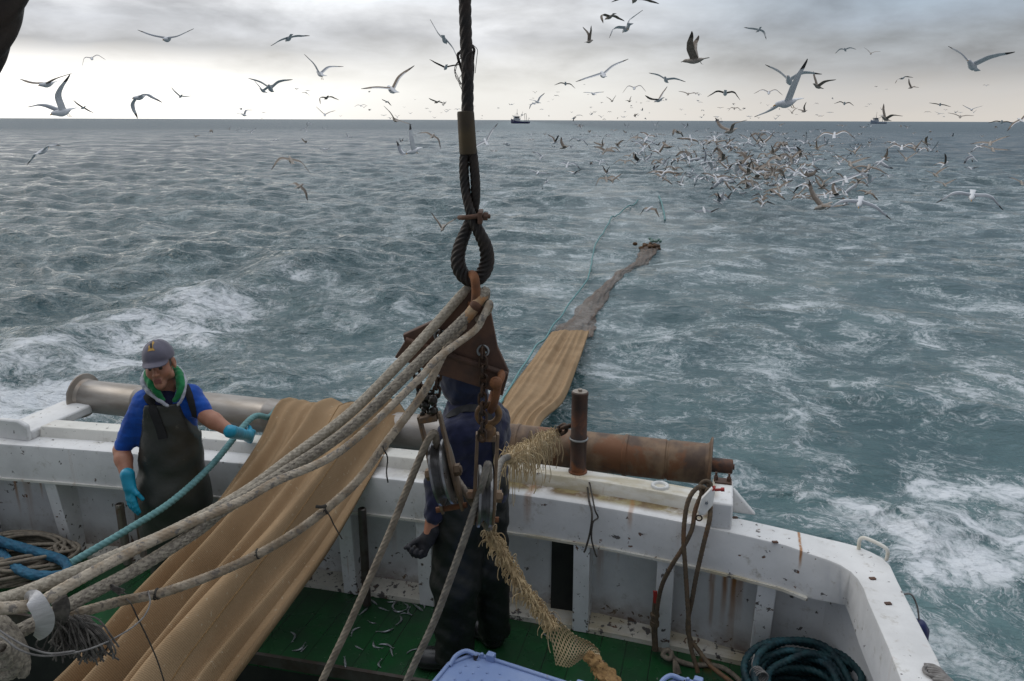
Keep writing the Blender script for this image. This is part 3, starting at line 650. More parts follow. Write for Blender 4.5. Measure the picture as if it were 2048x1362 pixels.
# wire pennant with pressed ferrule, eye and clamp
c0 = atH(936, 400, HP)
wire = thing('wire_pendant', c0, 'thick black greased wire rope hanging from above, ending in a loop above the rusty plate', 'wire rope')
top = Hs([(925, -1500), (926, -800), (927, -400), (929, -140), (930, 0), (932, 80), (935, 150), (935, 235)])
rope('cable', top, .0165, 'wire_black', None, None, prof=twist(6, .16, .22), seg=30, ds=.006, parent=wire)
a, b = atH(931, 222, HP), atH(936, 301, HP)
MB().lathe(a, b, [(0, .018), (.001, .0215), (.006, .0225), (.104, .0235), (.110, .0225), (.111, .016)], 40).obj('ferrule', M_['ferrule_metal'], wire, smooth=40)
eye = [(931, 290, HP), (928, 330, HP), (930, 370, HP), (936, 405, HP-.006), (944, 434, HP-.012), (957, 462, HP-.014), (971, 493, HP-.008), (974, 524, HP), (964, 549, HP), (945, 560, HP), (925, 548, HP), (916, 524, HP), (920, 493, HP+.006), (932, 462, HP+.012), (943, 434, HP+.012), (950, 405, HP+.006), (951, 370, HP), (948, 330, HP), (943, 290, HP)]
ep = Hs(eye)
rope('eye_loop', ep, [.0135, .0135, .0135, .0135, .0165, .0195, .0215, .0215, .0215, .0195, .0165, .0135, .0135, .0135, .0135], 'wire_black', None, None, prof=twist(6, .10, .22), seg=36, ds=.003, parent=wire)
mb = MB(); ca = atH(924, 435, HP-.03); cb = atH(976, 433, HP-.03)
mb.tube(spline([atH(958, 432, HP-.032), atH(930, 435, HP-.032), atH(920, 435, HP-.015), atH(920, 435, HP+.015), atH(930, 435, HP+.032), atH(958, 433, HP+.032)], .004), .0065, 10)
mb.cyl(atH(952, 431, HP-.032), atH(981, 433, HP-.032), .006, seg=10); mb.cyl(atH(967, 432, HP-.032), atH(976, 433, HP-.032), .0125, seg=6)
mb.cyl(atH(952, 433, HP+.032), atH(979, 433, HP+.032), .006, seg=10); mb.cyl(atH(966, 433, HP+.032), atH(975, 433, HP+.032), .0115, seg=6)
mb.obox(atH(961, 433, HP), (.0065, 0, 0), .043*FH, (0, 0, .016))
mb.obj('wire_clamp', M_['rust_plate'], wire, bevel=.002)
mb = MB()
for k in range(16):
    t = k/16; s0 = atH(934+random.uniform(-10, 12), 84+random.uniform(0, 65), HP+random.uniform(-.02, .02)); d = random.choice((-1, 1))
    mb.tube(spline([s0, s0+RT*d*.012+(0, 0, -.012), s0+RT*d*random.uniform(.004, .024)+(0, 0, -random.uniform(.02, .05)), s0+RT*d*.006+(0, 0, -.07)], .004), .0009 if k % 4 else .004, 6)
mb.obj('broken_strands', M_['wire_black'], wire)
# shackle through the eye
mb = MB(); sh = [(935, 606, HP-.012), (934, 580, HP-.016), (937, 556, HP-.020), (946, 547, HP-.022), (953, 556, HP-.022), (956, 580, HP-.020), (953, 604, HP-.018), (949, 628, HP-.016)]
s2 = [(949, 575, HP-.034), (947, 553, HP-.034), (945, 549, HP), (944, 553, HP+.03), (943, 575, HP+.03), (942, 600, HP+.02)]
mb.tube(spline(Hs([(950, 610, HP-.05), (952, 585, HP-.05), (950, 560, HP-.046), (946, 550, HP-.02), (941, 552, HP+.015), (937, 575, HP+.03), (936, 605, HP+.03)]), .004), .0125, 14)
mb.cyl(atH(951, 611, HP-.065), atH(936, 607, HP+.045), .011, seg=12); mb.ball(atH(951, 612, HP-.06), .017); mb.ball(atH(936, 607, HP+.035), .016)
tag(mb.obj('shackle', M_['rust_bright']), 'rusty shackle joining the black wire eye to the brown steel plate and ropes', 'shackle')
# spreader plate
def plate_mesh(name, outline, holes, h, th, mats, parent=None, tilt=None):
    cu = bpy.data.curves.new(name+'_outline', 'CURVE'); cu.dimensions = '2D'; cu.fill_mode = 'BOTH'; cu.extrude = th/2; cu.bevel_depth = .0025; cu.bevel_resolution = 2
    cen = atH(outline[0][0], outline[0][1], h)
    loc = lambda p: ((atH(p[0], p[1], h)-cen)@RT, (atH(p[0], p[1], h)-cen)@UP)
    sps = [[loc(p) for p in outline]]
    for hx, hy, hr in holes: c = loc((hx, hy)); sps.append([(c[0]+hr*math.cos(t), c[1]+hr*math.sin(t)) for t in np.linspace(0, 2*np.pi, 20, endpoint=False)])
    for s in sps:
        sp = cu.splines.new('POLY'); sp.points.add(len(s)-1); sp.use_cyclic_u = True
        for q, (x, y) in zip(sp.points, s): q.co = (x, y, 0, 1)
    ob = bpy.data.objects.new(name, cu); COL.objects.link(ob)
    me = bpy.data.meshes.new_from_object(ob.evaluated_get(bpy.context.evaluated_depsgraph_get()))
    v = np.array([q.co[:] for q in me.vertices]); f = [tuple(p.vertices) for p in me.polygons]
    bpy.data.objects.remove(ob); bpy.data.curves.remove(cu); bpy.data.meshes.remove(me)
    z = v[:, 2] if tilt is None else v[:, 2]+tilt(v[:, 0], v[:, 1])
    return link(name, cen+v[:, :1]*RT+v[:, 1:2]*UP-z[:, None]*FH, f, mats, parent, 35)
yoke = thing('spreader_plate', atH(905, 700, HP), 'rusty brown steel spreader plate hanging below the wire eye, in front of a hooded man', 'steel plate')
plate_mesh('upper_plate', [(935, 588), (948, 574), (976, 600), (986, 653), (994, 694), (1016, 742), (1014, 752), (930, 722), (812, 682), (809, 669), (870, 641)], [(966, 704, .013), (880, 672, .012)], HP+.01, .022, M_['rust_plate'], yoke)
plate_mesh('lower_flange', [(812, 682), (930, 722), (1014, 752), (1004, 787), (985, 778), (879, 745), (793, 712)], [(822, 699, .014)], HP-.002, .020, M_['rust_plate'], yoke)
MB().tube(Hs([(811, 680, HP-.008), (870, 700, HP-.010), (930, 721, HP-.010), (1015, 750, HP-.008)]), .0095, 12).obj('rib', M_['rust_plate'], yoke)
mb = MB(); mb.prism(Hs([(938, 596, HP+.04), (950, 600, HP+.04), (968, 716, HP+.04), (925, 702, HP+.04)]), .012*FH); mb.obj('stiffener', M_['rust_plate'], yoke)
for px, py in ((966, 702), (880, 671)):
    MB().torus(atH(px, py, HP-.006), RT, UP, .0155, .0035, 24, 8).obj('hole_rim', M_['galvanised'], yoke)
# chains
def chain(name, pts, L, r, mat, label, group):
    p = spline(pts, .002); d = np.concatenate([[0], np.cumsum(np.linalg.norm(np.diff(p, axis=0), axis=1))]); step = L*.74
    mb = MB(); n = int(d[-1]/step)
    for i in range(n+1):
        c = np.array([np.interp(i*step, d, p[:, k]) for k in range(3)]); c2 = np.array([np.interp(min(i*step+.01, d[-1]), d, p[:, k]) for k in range(3)]); c1 = np.array([np.interp(max(i*step-.01, 0), d, p[:, k]) for k in range(3)])
        T = c2-c1; T /= np.linalg.norm(T); A = RT-T*(RT@T); A /= np.linalg.norm(A); B = np.cross(T, A); w = A if i % 2 else B
        w = w*math.cos(.3)+np.cross(T, w)*math.sin(.3)
        mb.torus(c, w, T, L*.30, r, 18, 7, stretch=L*.22)
    return tag(mb.obj(name, M_[mat], None, 60), label, 'chain', group)
chain('chain', Hs([(966, 706, HP-.02), (966, 725, HP-.03), (967, 760, HP-.035), (965, 800, HP-.045), (966, 840, HP-.06), (963, 885, HP-.06)]), .036, .0042, 'chain_steel', 'rusty chain hanging from the right hole of the brown plate, before the navy jacket', 'chains on the spreader plate')
chain('chain', Hs([(882, 672, HP-.012), (880, 700, HP-.02), (876, 745, HP-.0), (872, 790, HP+.0), (862, 815, HP+.0)]), .034, .0042, 'chain_steel', 'dark chain dangling under the left side of the brown plate behind the ropes', 'chains on the spreader plate')
chain('chain', Hs([(824, 700, HP+.0), (832, 740, HP+.01), (842, 780, HP+.0), (852, 812, HP+.0)]), .034, .005, 'chain_steel', 'short heavy chain from the left end of the plate to the left pulley block', 'chains on the spreader plate')
chain('chain', np.array([atY(1090, 872, 4.02), atY(1118, 862, 4.03), atY(1135, 853, 4.0), atY(1152, 850, 3.98)]), .075, .011, 'chain_steel', 'heavy grey chain lashed to the rusty upright post at the roller', None)
# shackle with swivel between the plate and the right pulley block
mb = MB()
mb.tube(spline(Hs([(1000, 740, HP+.03), (1003, 752, HP-.03), (996, 770, HP-.055), (990, 800, HP-.05), (982, 820, HP-.02), (984, 800, HP+.03), (992, 770, HP+.045), (1000, 740, HP+.03)]), .004), .0115, 12)
mb.cyl(atH(990, 763, HP-.075), atH(996, 770, HP+.05), .010, seg=12)
mb.ball(atH(992, 766, HP-.062), (.0185, .0185, .0185), 16, 12)
tag(mb.obj('shackle', M_['rust_bright']), 'rusty shackle with a round bolt head on the right end of the brown plate', 'shackle')
# pulley blocks: two cheeks, grooved sheave, axle, swivel
def block(label, top, bot, cx, cy, h, hang, sheave_r, half_w, tilt_y, group):
    A = atH(*top, h); Bt = atH(*bot, h); ax = (Bt-A)/np.linalg.norm(Bt-A); L = np.linalg.norm(Bt-A)
    side = np.cross(FH, ax); side /= np.linalg.norm(side); side = side*(1 if side@RT > 0 else -1)
    side = side*math.cos(tilt_y)+FH*math.sin(tilt_y); dep = np.cross(side, ax)
    t = thing('pulley_block', A, label, 'pulley block', group); C_ = atH(cx, cy, h)
    for s in (-1, 1):
        o = C_+side*s*half_w; mb = MB(); w0, w1 = .014, .030
        up = (A-C_)@ax; dn = (Bt-C_)@ax
        poly = [o+ax*up+dep*w0, o+ax*(up*.45)+dep*w0*1.3, o+ax*(-.03)+dep*w1, o+ax*.03+dep*w1, o+ax*dn*.7+dep*w0*1.5, o+ax*dn+dep*w0, o+ax*dn-dep*w0, o+ax*dn*.7-dep*w0*1.5, o+ax*.03-dep*w1, o+ax*(-.03)-dep*w1, o+ax*(up*.45)-dep*w0*1.3, o+ax*up-dep*w0]
        mb.prism(poly, side*s*.009); mb.obj('cheek', M_['cheek_steel'], t, smooth=0, bevel=.002)
    g = half_w-.004
    sh = MB().lathe(C_-side*g, C_+side*g, [(0, .03), (.0005, sheave_r*.8), (.001, sheave_r), (.008, sheave_r), (g*.75, sheave_r-.016), (g, sheave_r-.020), (g*1.25, sheave_r-.016), (2*g-.008, sheave_r), (2*g-.001, sheave_r), (2*g-.0005, sheave_r*.8), (2*g, .03)], 48).obj('sheave', M_['sheave_steel'], t, smooth=50)
    mb = MB(); mb.cyl(C_-side*(half_w+.030), C_+side*(half_w+.030), .011, seg=14); mb.cyl(C_-side*(half_w+.010), C_-side*(half_w+.026), .019, seg=6); mb.cyl(C_+side*(half_w+.010), C_+side*(half_w+.026), .019, seg=6)
    mb.obj('axle_bolt', M_['cheek_steel'], t, smooth=30)
    mb = MB(); mb.cyl(Bt-side*(half_w+.022)-ax*.012, Bt+side*(half_w+.022)-ax*.012, .009, seg=12)
    mb.obj('spacer_bolt', M_['rust_bright'], t); 
    mb = MB(); mb.obox(A+ax*.012, side*half_w, dep*.018, ax*.010); mb.obj('head_piece', M_['cheek_steel'], t, bevel=.003)
    if hang:
        mb = MB(); mb.lathe(A+ax*.004, A-ax, [(-.006, .022), (.004, .024), (.018, .024), (.022, .020), (.035, .016)], 20); mb.torus(A-ax*.058, RT, ax, .030, .0105, 28, 10)
        mb.obj('swivel_eye', M_['rust_brass'], t, smooth=50)
    return t, C_, side, ax, dep
bR = block('right pulley block with a brass coloured swivel eye hanging in front of the navy jacket', (975, 866), (966, 1046), 969, 992, HP-.02, True, .092, .025, R(4), 'pulley blocks under the spreader plate')
bL = block('left pulley block with a shiny wire worn sheave, tilted, hanging from short chain', (856, 828), (905, 1022), 887, 944, HP+.0, False, .098, .026, R(-3), 'pulley blocks under the spreader plate')
mb = MB()
for k in range(26):
    c = atH(857+random.uniform(-13, 13), 812+random.uniform(-18, 20), HP+random.uniform(-.03, .03)); mb.ball(c, random.uniform(.007, .016), 8, 6)
for k in range(6):
    c = atH(852+random.uniform(-14, 14), 788+random.uniform(-10, 8), HP+.0); mb.torus(c, RT, UP, .010, .0032, 14, 6)
tag(mb.obj('greasy_shackle', M_['grease'], None, 80), 'lump of black greasy shackle and links at the top of the left block', 'shackle')
# warps running through the blocks
sL = bL[1]; dL = bL[4]; aL = bL[3]
w1 = [atH(560, 1560, 1.9), atH(640, 1372, 1.95), atH(700, 1245, 2.0), atH(775, 1075, 2.06), atH(813, 981, 2.09), atH(850, 893, 2.11), atH(868, 866, HP-.03), sL-aL*.085, sL-aL*.05+FH*.06, sL+FH*.085, sL+aL*.05+FH*.07+RT*.02, atH(948, 1010, HP+.01), atH(980, 1065, HP)]
rope('wire_rope', w1, .0112, 'wire_tan', 'tan wire rope running up from the deck over the left pulley block', 'wire rope', 'wire ropes through the pulley blocks', twist(6, .11, .2), 24, .003)
sR = bR[1]
w2 = [atH(770, 1480, 1.9), atH(816, 1357, 1.95), atH(869, 1241, 1.99), atH(914, 1120, 2.03), atH(955, 1000, 2.06), atH(966, 962, 2.055), atH(977, 932, 2.075), sR-UP*.080-FH*.02+RT*.01, sR-UP*.088+FH*.03+RT*.02, atH(1000, 928, 2.35), atH(1030, 912, 2.75), atH(1062, 898, 3.3), atH(1095, 874, 3.9)]
rope('wire_rope', w2, .0112, 'wire_grey', 'grey twisted wire rope crossing in front of the dark trousers to the right pulley block', 'wire rope', 'wire ropes through the pulley blocks', twist(6, .11, .2), 24, .003)
# braided ropes from the shackle to lower left
gr = 'braided ropes running from the shackle to the lower left'
A_ = [(947, 612, HP+.04), (956, 588, HP+.03), (946, 574, HP+.02), (925, 588, HP), (870, 650, 2.11), (803, 723, 2.03), (700, 826, 1.93), (586, 913, 1.84), (483, 988, 1.76), (345, 1062, 1.65), (215, 1118, 1.55), (120, 1156, 1.48), (34, 1190, 1.42), (-120, 1235, 1.3)]
rope('braided_rope', Hs(A_), [.0142]*4+[.0148], 'rope_grey', 'uppermost grey braided rope from the shackle down to the lower left corner', 'rope', gr, braid(7, .015, .13), 40, .0028)
B_ = [(950, 618, HP+.02), (967, 600, HP+.0), (970, 583, HP-.02), (957, 600, HP-.05), (938, 628, HP-.06), (847, 716, 2.0), (700, 856, 1.88), (552, 955, 1.78), (448, 1019, 1.70), (393, 1063, 1.68), (273, 1138, 1.575), (171, 1192, 1.48), (113, 1224, 1.42), (40, 1262, 1.36), (-60, 1310, 1.3)]
rope('braided_rope', Hs(B_), [.0148]*5+[.0155], 'rope_dark', 'dark grey heavily braided rope passing under the smooth cream rope', 'rope', gr, braid(7, .017, .18), 40, .0028)
rust = rope('rust_wrap', Hs([(966, 592, HP-.026), (957, 602, HP-.052), (941, 626, HP-.062), (930, 638, 2.085)]), .0157, 'rope_stain', 'rust stained orange sleeve on the dark braided rope just below the shackle', 'rope wrap', None, braid(8, .017), 32, .003)
C__ = [(955, 640, HP), (976, 622, HP-.03), (979, 607, HP-.05), (966, 634, HP-.075), (948, 662, 2.06), (876, 716, 1.96), (832, 764, 1.91), (684, 900, 1.80), (552, 963, 1.72), (478, 1004, 1.66), (342, 1064, 1.56), (205, 1134, 1.45), (120, 1181, 1.38), (85, 1202, 1.355), (40, 1214, 1.32), (-100, 1222, 1.25)]
rope('braided_rope', Hs(C__), [.0102]*3+[.0112, .0122, .013], 'rope_cream', 'smooth cream rope lying on top of the grey braided ropes', 'rope', gr, braid(6, .013, .17), 30, .003)
D__ = [(944, 625, HP+.05), (940, 640, HP+.03), (912, 668, HP-.03), (888, 706, HP-.06), (847, 785, 2.02), (768, 891, 1.93), (725, 950, 1.88), (680, 995, 1.85), (590, 1065, 1.79), (478, 1127, 1.72), (342, 1180, 1.63), (239, 1203, 1.56), (170, 1222, 1.5), (95, 1240, 1.44)]
rope('braided_rope', Hs(D__), .0118, 'rope_rusty', 'cream rope sagging lowest across the tan net, tied with thin twine', 'rope', gr, braid(6, .013, .17), 30, .003)
# rope hitch, tape, tassel and twine in the lower left
p = []
for t in np.linspace(-.6, 3.25*2*np.pi, 130):
    k = t/(2*np.pi); c = atH(-6+3*k, 1296, 1.335-.020*k); rr_ = .070-.0215*k; p.append(c+rr_*1.12*math.sin(t)*UP+rr_*(RT*.9-FH*.3)*math.cos(t))
rope('rope_hitch', np.array(p), .0132, 'rope_dark', 'thick grey braided rope wound in a hitch in the lower left corner', 'rope', None, braid(7, .020, .18), 36, .004)
def strap(name, pts, w, mat, label, cat, th=.002, parent=None):
    p = spline(pts, .006); T = np.gradient(p, axis=0); T /= np.linalg.norm(T, axis=1)[:, None]
    v = p-CAM; v /= np.linalg.norm(v, axis=1)[:, None]; s = np.cross(T, v); s /= np.linalg.norm(s, axis=1)[:, None]
    ww = np.interp(np.linspace(0, 1, len(p)), np.linspace(0, 1, len(w)), w)[:, None] if hasattr(w, '__len__') else w
    mb = MB().loft([np.array([p[i]+s[i]*(ww[i] if hasattr(w, '__len__') else w), p[i]-s[i]*(ww[i] if hasattr(w, '__len__') else w), p[i]-s[i]*(ww[i] if hasattr(w, '__len__') else w)+v[i]*th, p[i]+s[i]*(ww[i] if hasattr(w, '__len__') else w)+v[i]*th]) for i in range(len(p))])
    o = mb.obj(name, M_[mat], parent, 40)
    return tag(o, label, cat) if label else o
strap('tape_binding', Hs([(52, 1203, 1.345), (64, 1194, 1.315), (74, 1206, 1.305), (84, 1224, 1.31), (90, 1240, 1.32), (88, 1256, 1.33), (80, 1268, 1.345), (72, 1276, 1.37)]), [.006, .013, .016, .017, .016, .012, .008], 'tape_white', 'white tape bound round the bundle of ropes beside the hitch', 'tape')
strap('tape_binding', Hs([(108, 1200, 1.42), (116, 1197, 1.385), (123, 1212, 1.38), (122, 1232, 1.385), (114, 1250, 1.40), (106, 1264, 1.42)]), [.012, .016, .015, .012, .008], 'tassel', 'grey cloth binding on the dark braided rope above the tassel', 'tape')
mb = MB()
for k in range(150):
    s0 = atH(112+random.uniform(-2, 60), 1238+random.uniform(-8, 8), 1.42+random.uniform(-.03, .04)); L = random.uniform(.05, .105)
    dx = random.uniform(-.02, .035)+(s0@RT-atH(130, 1238, 1.42)@RT)*.5
    mb.tube(spline([s0, s0+RT*dx*.5+UP*(-L*.3+random.uniform(.0, .012)), s0+RT*(dx+random.uniform(-.012, .012))+UP*(-L*.7)+FH*random.uniform(-.01, .01), s0+RT*(dx*1.1+random.uniform(-.014, .014))-UP*L], .012), [random.uniform(.0013, .0028)]*len(spline([s0, s0+RT*dx*.5+UP*(-L*.3), s0+RT*dx-UP*L*.7, s0-UP*L], .012)) if False else .002, 5)
tag(mb.obj('rope_tassel', M_['tassel'], None, 60), 'frayed grey rope end hanging like a tassel under the ropes', 'rope end')
mb = MB()
for k in range(30):
    s0 = atH(222+random.uniform(-2, 4), 1172+random.uniform(-4, 6), 1.5); a = random.uniform(-.5, .9); L = random.uniform(.012, .03)
    mb.tube(spline([s0, s0+RT*L*.6*math.cos(a)-UP*L*.4, s0+RT*L*math.cos(a)-UP*L*(.5+.5*math.sin(a)*.6)], .006), .0014, 5)
tag(mb.obj('rope_tuft', M_['tassel'], None, 60), 'small frayed tuft sticking out of the dark braided rope', 'rope end')
tw = [(-40, 1262, 1.25), (0, 1272, 1.25), (40, 1300, 1.24), (90, 1312, 1.27), (160, 1303, 1.32), (205, 1288, 1.38), (240, 1270, 1.44), (268, 1252, 1.48), (290, 1230, 1.53), (300, 1205, 1.57), (296, 1182, 1.60)]
rope('twine', Hs(tw), .0019, 'twine', 'thin grey twine looping from the corner hitch up to the lowest rope', 'twine', None, None, 7)
rope('twine', Hs([(-30, 1240, 1.25), (20, 1275, 1.24), (60, 1296, 1.25), (100, 1307, 1.275), (150, 1302, 1.31)]), .0019, 'twine', 'second strand of thin grey twine beside the corner hitch', 'twine', None, None, 7)
rope('twine', Hs([(250, 1196, 1.57), (262, 1208, 1.535), (275, 1235, 1.53), (297, 1280, 1.53), (316, 1325, 1.53), (332, 1375, 1.53)]), .0017, 'twine_dark', 'dark thin cord hanging straight down over the tan net', 'twine', None, None, 7)
tl_ = lambda mb, lab: tag(mb.obj('twine_lashing', M_['twine_dark'], None, 60), lab, 'twine', 'twine whippings on the lowest cream rope')
def whip(px, py, h):
    mb = MB(); c = atH(px, py, h); mb.torus(c, UP*.8+FH*.2, FH, .0130, .002, 20, 6); mb.torus(c+RT*.005, UP*.8-RT*.2, FH, .0130, .002, 20, 6); return mb, c
mb, c = whip(650, 1019, 1.832); c = atH(652, 1020, 1.81)
mb.tube(spline([c, c+RT*.01-UP*.02, atH(668, 1050, 1.82), atH(684, 1078, 1.82)], .01), .0017, 6); mb.tube(spline([c+UP*.012, atH(643, 1014, 1.80), atH(632, 1013, 1.80)], .01), .0045, 8)
tl_(mb, 'twine whipping with a long loose tail and toggle on the lowest cream rope')
tl_(whip(513, 1108, 1.745)[0], 'double twine whipping in the middle of the lowest cream rope')
tl_(whip(312, 1188, 1.61)[0], 'twine whipping on the lowest cream rope nearest the tassel')
mb, c = whip(765, 894, 1.93); c = atH(768, 900, 1.91); mb.tube(spline([c, atH(775, 915, 1.91), atH(773, 945, 1.91), atH(776, 965, 1.91)], .01), .002, 6)
tl_(mb, 'topmost twine whipping with a short hanging end, beside the left block')
# dark hawser crossing the upper left corner
rope('hawser', np.array([atH(-190, 470, 1.3), atH(-75, 165, 1.3), atH(-28, 60, 1.3), atH(12, -60, 1.3), atH(50, -180, 1.3)]), .040, 'wire_black', 'dark thick hawser crossing the upper left corner of the sky', 'rope', None, twist(4, .25, .12), 32, .006)
# frayed chafing gear
def fray(name, pts, r, n, L, label, mat='frayed_twine', droop=1., group=None):
    p = spline(pts, .004); T = np.gradient(p, axis=0); T /= np.linalg.norm(T, axis=1)[:, None]; mb = MB()
    rr = np.interp(np.linspace(0, 1, len(p)), np.linspace(0, 1, len(r)), r)
    mb.tube(p, rr*.55, 12, prof=lambda th, s: 1+.25*np.sin(th*3+s*90)+.2*np.sin(th*5-s*140))
    for k in range(n):
        i = random.randrange(len(p)); a = random.uniform(0, 2*math.pi); u = np.cross(T[i], UP); u /= np.linalg.norm(u); w = np.cross(u, T[i]); d = u*math.cos(a)+w*math.sin(a)
        s0 = p[i]+d*rr[i]*.5; l = L*random.uniform(.35, 1.)*(1+.9*(random.random() < .12)); tg = T[i]*random.uniform(-1, 1)
        q = [s0, s0+d*l*.35+tg*l*.25, s0+d*l*.5+tg*l*.5-UP*l*.35*droop, s0+d*l*.45+tg*l*.6-UP*l*(.5+.4*random.random())*droop]
        mb.tube(spline(q, .008), random.uniform(.0009, .002), 5)
    return tag(mb.obj(name, M_[mat], None, 60), label, 'chafing gear', group)
g2 = 'frayed chafing wraps on the wires'
fray('chafing_wrap', [atH(1018, 918, 2.55), atH(1040, 908, 2.8), atH(1064, 897, 3.2), atH(1088, 880, 3.7), atH(1106, 868, 4.0)], [.030, .048, .040, .05, .03], 520, .085, 'shaggy beige chafing wrap hanging on the wire beside the rusty post', droop=1.3, group=g2)
fray('chafing_wrap', [atH(972, 1058, HP), atH(990, 1082, HP), atH(1015, 1125, HP-.02), atH(1040, 1165, HP-.04), atH(1065, 1200, HP-.06), atH(1095, 1240, HP-.08), atH(1108, 1256, HP-.09)], [.016, .028, .026, .022, .021, .022, .02], 620, .034, 'frayed tan wrap spiralling down the wire towards the blue crate', droop=.8, group=g2)
# torn flap of tan netting and knitted end
P0 = [atH(1098, 1238, 2.07), atH(1150, 1252, 2.06), atH(1206, 1312, 2.02)]; P1 = [atH(1106, 1270, 2.07), atH(1112, 1334, 2.05), atH(1165, 1334, 2.03)]
def flap():
    n = 44; U, V = np.meshgrid(np.linspace(0, 1, n), np.linspace(0, 1, n), indexing='ij')
    a, b, c, d = atH(1096, 1236, 2.07), atH(1200, 1306, 2.03), atH(1112, 1338, 2.05), atH(1200, 1318, 2.03)
    P = (1-U)[..., None]*((1-V)[..., None]*a+V[..., None]*c)+U[..., None]*((1-V)[..., None]*b+V[..., None]*d)
    P = P+(.012*np.sin(U*9+V*2)+.008*np.sin(V*7))[..., None]*FH+(np.sin(U*np.pi)*(1-V)*.012)[..., None]*UP
    i = np.arange(n-1)[:, None]*n+np.arange(n-1)[None, :]
    F = np.stack([i, i+1, i+n+1, i+n], -1).reshape(-1, 4)
    o = link('net_flap', P.reshape(-1, 3), F, M_['netting_tan'], None, 180, attrs={'tu': (U*.16).ravel(), 'tv': (V*.15).ravel()})
    s = o.modifiers.new('thick', 'SOLIDIFY'); s.thickness = .0018
    return tag(o, 'torn flap of tan net mesh hanging beside the blue crate lid', 'netting')
flap()
fray('knitted_bag', [atH(1172, 1308, 2.02), atH(1195, 1330, 2.0), atH(1225, 1368, 1.95), atH(1260, 1420, 1.9)], [.024, .042, .044, .042], 160, .010, 'brown knitted bag on the wire end lying over the blue crate lid', mat='knit_brown')
# ropes and small block hanging at the right of the rail
rb = lambda *q: np.array([atY(a, b, c) for a, b, c in q])
rope('hanging_rope', rb((1412, 978, 3.66), (1398, 974, 3.63), (1382, 990, 3.60), (1372, 1020, 3.575), (1367, 1075, 3.54), (1371, 1140, 3.52), (1376, 1220, 3.50), (1380, 1285, 3.48), (1396, 1345, 3.44)), .0118, 'rope_brown', 'brown hanging rope, the straight length nearest the red valve lever', 'rope', 'brown ropes hung at the white pulley', twist(3, .06, .1), 18)
rope('hanging_rope', rb((1414, 982, 3.67), (1402, 992, 3.64), (1390, 1022, 3.60), (1384, 1058, 3.55), (1366, 1095, 3.535), (1344, 1130, 3.53), (1326, 1165, 3.55), (1317, 1200, 3.575), (1311, 1245, 3.59)), .0115, 'rope_brown', 'brown hanging rope that curves over to the valve with the red lever', 'rope', 'brown ropes hung at the white pulley', twist(3, .06, .1), 18)
rope('hanging_rope', rb((1421, 1012, 3.60), (1419, 1040, 3.55), (1408, 1085, 3.53), (1393, 1150, 3.52), (1384, 1200, 3.52), (1376, 1240, 3.53), (1378, 1272, 3.53), (1398, 1302, 3.48), (1425, 1335, 3.40), (1470, 1370, 3.3), (1500, 1400, 3.2)), .0118, 'rope_brown', 'brown hanging rope running down from the small white pulley to the deck', 'rope', 'brown ropes hung at the white pulley', twist(3, .06, .1), 18)
sb = thing('snatch_block', atY(1412, 1003, 3.57), 'small white snatch block with a central bolt hanging on the rail end', 'pulley block')
MB().prism(rb((1423, 977, 3.585), (1430, 985, 3.58), (1425, 1012, 3.56), (1409, 1030, 3.55), (1398, 1031, 3.55), (1396, 1022, 3.55), (1403, 998, 3.565)), (.0, .028, 0)).obj('shell', M_['white_block'], sb, smooth=0, bevel=.003)
c = atY(1413, 1004, 3.56); MB().cyl(c, c+(0, -.014, 0), .008, seg=6).obj('bolt', M_['galvanised'], sb)
MB().torus(atY(1398, 1036, 3.565), (1, 0, 0), (0, 0, 1), .014, .004, 20, 8).obj('becket', M_['chain_steel'], sb)
mb = MB(); mb.torus(atY(1426, 978, 3.60), (.5, 0, .87), (0, 1, 0), .015, .0045, 20, 8); mb.cyl(atY(1428, 980, 3.60), atY(1445, 979, 3.60), .007, seg=8); mb.cyl(atY(1442, 979, 3.60), atY(1449, 979, 3.60), .010, seg=10)
mb.obj('red_pin', [M_['red_paint']], sb)
mb = MB(); mb.torus(atY(1411, 973, 3.68), (1, 0, .2), (0, .3, 1), .026, .011, 22, 10); mb.torus(atY(1405, 985, 3.66), (.3, 1, .2), (0, .1, 1), .024, .010, 22, 10); mb.torus(atY(1416, 985, 3.64), (.8, .5, 0), (0, .4, 1), .018, .006, 20, 8)
tag(mb.obj('rope_knot', M_['rope_brown'], None, 70), 'brown knot of rope round the rail end above the white pulley', 'knot')
# cords round the post, rope end on the deck
rope('cord', rb((1140, 962, 3.86), (1168, 958, 3.86), (1174, 970, 3.85), (1178, 1000, 3.72), (1184, 1030, 3.60), (1180, 1065, 3.58), (1172, 1095, 3.56), (1168, 1105, 3.55)), .0055, 'twine_dark', 'dark cord tied at the foot of the rusty post, hanging over the rail', 'cord', 'dark cords on the post', twist(3, .03, .15), 10)
rope('cord', rb((1150, 955, 3.86), (1176, 962, 3.85), (1183, 985, 3.74), (1190, 1020, 3.62), (1196, 1035, 3.62), (1186, 1045, 3.58), (1183, 1075, 3.57), (1190, 1105, 3.56), (1194, 1114, 3.55)), .0045, 'twine_dark', 'thinner dark cord end with a knot below the rusty post', 'cord', 'dark cords on the post', twist(3, .03, .15), 10)
zz = lambda *q: np.array([atZ(a, b, c) for a, b, c in q])
rope('deck_rope', zz((1308, 1298, .02), (1322, 1300, .05), (1342, 1305, .06), (1340, 1318, .04), (1326, 1310, .05), (1336, 1300, .07), (1350, 1318, .03), (1385, 1330, .015), (1420, 1330, .015), (1450, 1338, .015), (1480, 1362, .015), (1510, 1400, .015)), .0135, 'rope_beige', 'grey brown rope with a knot and frayed end lying along the deck edge', 'rope', None, twist(3, .06, .12), 16)
mb = MB()
